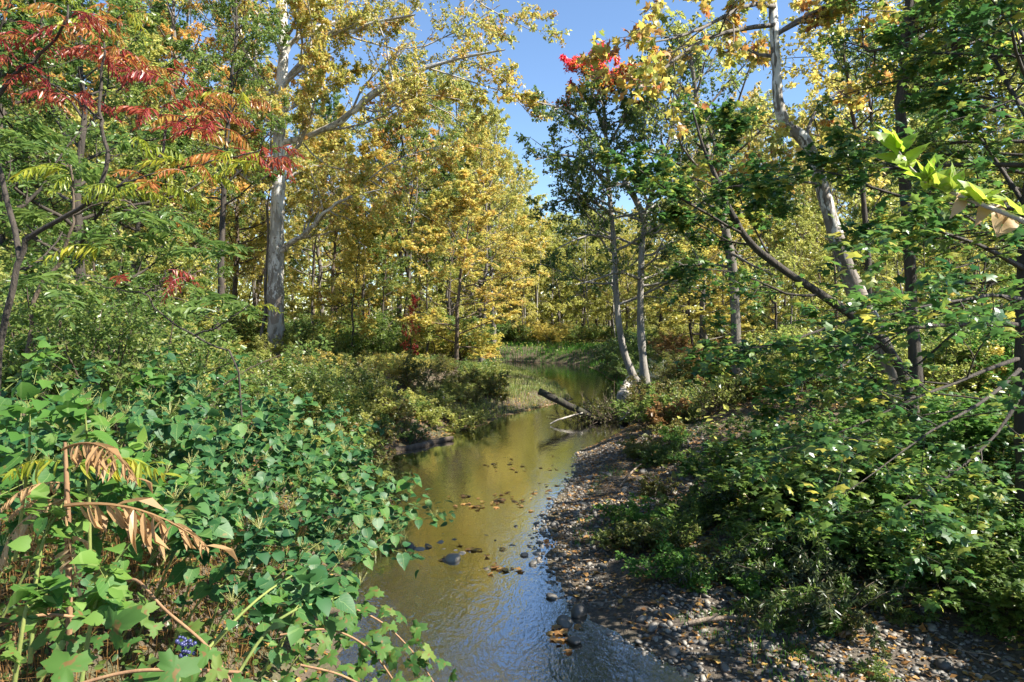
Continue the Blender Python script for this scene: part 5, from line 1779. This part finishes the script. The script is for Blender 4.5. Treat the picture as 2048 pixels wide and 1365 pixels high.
# ------------------------------------------------------------------ sumacs: compound leaves
def compound(name, pairs, seed, mat, hang=.75, L=1.0, lw=.17, curl=.35, droop=.35, ls=.27):
    rr = np.random.default_rng(seed)
    t = np.linspace(0, 1, 12)
    P = np.stack([t * (1 - .12 * t), .05 * np.sin(t * 3 + seed), .12 * np.sin(t * 2.4) - droop * t ** 2], -1)
    mb = MB()
    v, q_ = tubes(P[None], (.011 * (1.15 - t))[None], 4)
    mb.add(v, [q_], .15)
    s = np.linspace(.12, .97, pairs)
    for sd in (-1, 1):
        f = np.minimum(s * 11, 10.99)
        i = f.astype(int)
        pos = P[i] + (P[i + 1] - P[i]) * (f - i)[:, None]
        T_ = nrm(P[i + 1] - P[i])
        out = np.array([0, sd, 0.]) * (1 - hang) - UP * hang + .35 * T_ + .16 * rr.standard_normal((pairs, 3))
        N = np.array([0, sd, 0]) * hang + UP * (1 - hang) + .25 * rr.standard_normal((pairs, 3))
        sz = ls * np.sin(np.pi * (.18 + .74 * s)) * rr.uniform(.8, 1.15, pairs) + .04
        tv = np.array([(0, 0, 0), (.2, lw * .45, .02), (.5, lw * .55, -.02), (.8, lw * .3, -.1), (1, 0, -.2 * (1 + curl)), (.8, -lw * .3, -.1), (.5, -lw * .55, -.02), (.2, -lw * .45, .02), (.5, 0, -.06)])
        tf = [np.array([(0, 1, 8), (1, 2, 8), (2, 3, 8), (3, 4, 8), (4, 5, 8), (5, 6, 8), (6, 7, 8), (7, 0, 8)])]
        leaf_cloud(mb, (tv, tf), pos, frames(N, out), sz, np.clip(rr.random() * .4 + .6 * rr.random(pairs), 0, 1))
    # terminal leaflet
    leaf_cloud(mb, (tv, tf), P[-1:], frames(UP[None] + .1, nrm(P[-1] - P[-2])[None]), np.array([.2]), np.array([.5]))
    return mb.mesh(name, [mat], False)


CL = {k: [compound('leaf', 10, i, M[mt], h) for i, h in ((1, .8), (2, .6), (3, .4))] for k, mt in (('red', 'sumac_red'), ('orange', 'sumac_orange'), ('green', 'sumac_green'))}
CL['dead'] = [compound('leaf', 14, i, M['leaf_dry'], .6, 1, .17, 1.6, .3, .2) for i in (4, 5, 9)]
CL['deadgreen'] = [compound('leaf', 12, 6, M['sumac_green'], .5, 1, .2, .4, .3)]
CL['locust'] = [compound('leaf', 12, i, M['locust_green'], .15, 1, .3, .2, .25) for i in (7, 8)]


def put_compound(e, key, pos, D, size, base, rr, N=None):
    N = UP + .2 * rr.standard_normal(3) if N is None else N
    Fr = frames(np.asarray(N, float)[None], np.asarray(D, float)[None])[0]
    ms = CL[key]
    o = obj('leaf', ms[int(rr.integers(len(ms)))], e)
    o.matrix_basis = Matrix.Translation(Vector(pos - base)) @ Matrix([list(r) for r in Fr]).transposed().to_4x4() @ Matrix.Scale(size, 4)
    return o


def sumac(label, stems, tips, seed, base_px, size=.31, bark='bark_brown'):
    rr = np.random.default_rng(seed)
    b = at(*base_px)
    base = np.array([b[0], b[1], float(gz(b[:1], b[1:2])[0])])
    e = thing('sumac', label, 'tree', base)
    first = True
    for st in stems:
        pts = [at(p[0], p[1], p[2]) for p in st]
        rs = [p[3] * .7 for p in st]
        if first:
            pts = [base - UP * .1] + pts
            rs = [rs[0] * 1.15] + rs
        P, R = smooth_line(pts, rs, 18)
        P[1:-1] += rr.standard_normal((16, 3)) * .008
        v, q_ = tubes(P[None], R[None], 7)
        obj('trunk' if first else 'branch', MB().add(v, [q_]).mesh('branch', [M[bark]], True, base), e)
        first = False
    for (px, py, y, keys, n_) in tips:
        c_ = at(px, py, y)
        az0 = rr.uniform(0, 6.28)
        for j in range(n_):
            az = az0 + j * 2.4
            el = rr.uniform(-.15, .7)
            D = np.array([math.cos(az) * math.cos(el), math.sin(az) * math.cos(el), math.sin(el)])
            put_compound(e, keys[j % len(keys)], c_ + D * .03 - UP * .02 * j, D, size * rr.uniform(.75, 1.15), base, rr)
    return e


sumac('staghorn sumac with crimson drooping leaves filling the upper left corner',
      [[(-5, 760, 5.0, .034), (12, 640, 5.0, .032), (40, 520, 5.0, .03), (72, 468, 5.0, .027), (160, 415, 4.9, .022), (240, 372, 4.8, .017), (300, 350, 4.7, .011)],
       [(40, 520, 5.0, .03), (10, 380, 5.1, .026), (-20, 260, 5.1, .022), (10, 165, 5.0, .02), (60, 128, 5.0, .018), (95, 95, 5.0, .015), (130, 45, 4.9, .012), (136, 10, 4.9, .01)],
       [(190, 400, 4.9, .022), (214, 330, 4.9, .02), (206, 270, 4.9, .018), (200, 235, 4.9, .017), (204, 160, 4.9, .014), (208, 85, 4.9, .01)],
       [(202, 240, 4.9, .013), (160, 205, 5.0, .011), (125, 180, 5.1, .009), (90, 160, 5.2, .007)],
       [(240, 372, 4.8, .015), (320, 310, 4.9, .013), (335, 255, 5.0, .011), (375, 232, 5.0, .009)],
       [(300, 350, 4.7, .012), (380, 335, 4.7, .01), (450, 315, 4.7, .008), (525, 300, 4.7, .006)],
       [(80, 62, 5.0, .01), (82, 30, 5.0, .009), (60, -20, 5.0, .007)]],
      [(136, 20, 4.9, ('red', 'orange', 'red'), 7), (78, 70, 5.0, ('red', 'orange'), 7), (20, 120, 5.0, ('red', 'red', 'orange'), 6), (208, 85, 4.9, ('red', 'orange', 'red'), 8), (180, 30, 5.2, ('orange', 'green'), 5),
       (92, 162, 5.2, ('red', 'red', 'orange'), 6), (150, 190, 5.1, ('red',), 5), (270, 120, 5.2, ('red', 'orange', 'red'), 7), (330, 150, 5.2, ('red', 'red', 'orange'), 6), (375, 232, 5.0, ('red', 'orange'), 7),
       (310, 215, 5.1, ('red', 'red'), 6), (440, 235, 5.0, ('orange', 'red'), 6), (525, 300, 4.7, ('red', 'green', 'red'), 6), (460, 300, 4.8, ('red', 'orange', 'green'), 6), (250, 15, 5.4, ('green', 'orange'), 4),
       (300, 350, 4.6, ('green', 'green', 'orange'), 7), (380, 330, 4.6, ('green', 'orange'), 5), (235, 375, 4.7, ('green',), 4), (30, 20, 5.1, ('orange', 'green'), 4), (0, 70, 4.8, ('red',), 4), (420, 180, 5.3, ('orange', 'red'), 5), (60, -30, 5.0, ('orange', 'green'), 4), (480, 190, 5.4, ('green', 'orange'), 4)], 1, (-10, 900, 5.0), bark='bark_dark')
sumac('lower dark sumac branch with wine red leaves in the left thicket',
      [[(480, 760, 6.0, .013), (420, 690, 6.0, .012), (340, 645, 6.0, .011), (290, 590, 6.0, .01), (230, 580, 6.0, .008), (170, 560, 6.0, .006)],
       [(290, 590, 6.0, .014), (320, 570, 6.0, .012), (332, 540, 6.0, .009)],
       [(390, 670, 6.0, .012), (440, 650, 5.9, .01), (500, 610, 5.9, .007)]],
      [(332, 545, 6.0, ('red', 'locust'), 4), (250, 560, 6.0, ('locust', 'red'), 3), (375, 560, 6.0, ('red', 'locust'), 4), (500, 610, 5.9, ('locust', 'green'), 3)], 2, (500, 800, 6.0), .30, 'bark_dark')
sumac('green leaved sumac sapling in front of the green trees',
      [[(60, 640, 6.6, .03), (120, 520, 6.6, .025), (150, 430, 6.6, .02), (140, 330, 6.6, .014)], [(150, 430, 6.6, .015), (230, 400, 6.5, .012), (300, 430, 6.5, .008)]],
      [(140, 330, 6.6, ('locust', 'green', 'locust'), 8), (300, 430, 6.5, ('locust',), 7), (60, 280, 6.8, ('locust',), 7), (220, 480, 6.5, ('locust', 'locust', 'green'), 6), (30, 430, 6.4, ('locust',), 6), (400, 500, 7.2, ('locust',), 7), (440, 610, 6.8, ('locust',), 6), (280, 280, 7.0, ('locust', 'green'), 6), (100, 560, 6.0, ('locust',), 5)], 3, (40, 820, 6.6), .5)

# withered sumac sapling close to the eye
rr = np.random.default_rng(17)
Y = 2.7
b = at(140, 1330, Y)
base = b
e = thing('withered_sumac', 'withered sumac sapling with curled tan leaflets standing in the knotweed', 'sapling', base)
P, R = smooth_line([b, at(138, 1180, Y), at(136, 1050, Y), at(133, 960, Y), at(130, 885, Y)], [.014, .013, .012, .010, .006], 14)
v, q_ = tubes(P[None], R[None], 8)
obj('stem', MB().add(v, [q_]).mesh('stem', [M['stem_red']], True, base), e)
for (p0, p1, key, N) in [((140, 1005), (372, 948), 'dead', (0, -.3, 1)), ((138, 970), (-20, 965), 'dead', (0, -.3, 1)), ((136, 1000), (10, 1155), 'dead', (-.4, -.5, .8)), ((138, 935), (305, 895), 'deadgreen', (0, -.5, .9)),
                         ((134, 925), (-15, 890), 'deadgreen', (0, -.4, .9)), ((140, 1000), (160, 1190), 'dead', (.6, -.7, .2)), ((134, 900), (290, 840), 'dead', (0, .2, 1)), ((138, 1010), (0, 1020), 'dead', (0, -.3, .9))]:
    a, c_ = at(*p0, Y), at(*p1, Y - rr.uniform(-.1, .25))
    L_ = float(np.linalg.norm(c_ - a)) / .95
    put_compound(e, key, a, (c_ - a) + UP * .35 * L_ * .6, L_, base, rr, np.array(N, float))

# the leafy twig that enters the frame at the right edge, very near
Y = 1.35
pts = [np.array([2.05, .7, float(gz(np.array([2.05]), np.array([.7]))[0]) - .05]), np.array([2.0, .75, 1.2]), np.array([1.85, .85, 2.1]), np.array([1.55, 1.0, 2.8]), at(2150, 495, 1.2), at(2048, 443, 1.28), at(1960, 408, 1.31), at(1900, 384, 1.34), at(1858, 368, 1.36), at(1820, 335, 1.38), at(1795, 300, 1.4)]
P, R = smooth_line(pts, [.016, .014, .011, .008, .006, .005, .0042, .0036, .003, .0022, .0014], 48)
base = P[0]
e = thing('leafy_twig', 'sunlit shrub branch with glossy yellow green leaves poking in at the right edge', 'branch', base)
v, q_ = tubes(P[None], R[None], 7)
obj('stem', MB().add(v, [q_]).mesh('stem', [M['dead_wood']], True, base), e)
rr = np.random.default_rng(29)
for (px, py, k) in [(1798, 300, 5), (1812, 325, 4), (1855, 362, 4), (1868, 372, 4), (1905, 380, 5), (1940, 395, 4), (1965, 400, 6), (2040, 430, 3)]:
    c_ = at(px, py, 1.36 - (px - 1800) * .0003)
    for j in range(k):
        az = j * 2.4 + rr.random() * 1.2
        D = np.array([math.cos(az), .5 * math.sin(az) - .1, .55 + .5 * rr.random()])
        N = np.array([-.5 * math.cos(az), -.55, .5]) + .4 * rr.standard_normal(3)
        put_leaf(e, ELL['twig'], c_, N, D, rr.uniform(.045, .068), base, rr)
for (px, py, dx, dz) in [(1970, 412, -.6, -.9), (1985, 415, .1, -1), (1990, 412, .5, -.9), (2030, 440, -.7, -.6), (1925, 396, -.5, -.7)]:
    put_leaf(e, ELL['dry'], at(px, py, 1.33), np.array([.2, -1, .3]), np.array([dx, -.1, dz]), rr.uniform(.045, .058), base, rr)

# ------------------------------------------------------------------ the patterns used for copying leave the scene
for lst in list(PROTO.values()):
    for p, _ in lst:
        for c_ in list(p.children): bpy.data.objects.remove(c_)
        bpy.data.objects.remove(p)
for lst in SH.values():
    for p in lst:
        for c_ in list(p.children): bpy.data.objects.remove(c_)
        bpy.data.objects.remove(p)
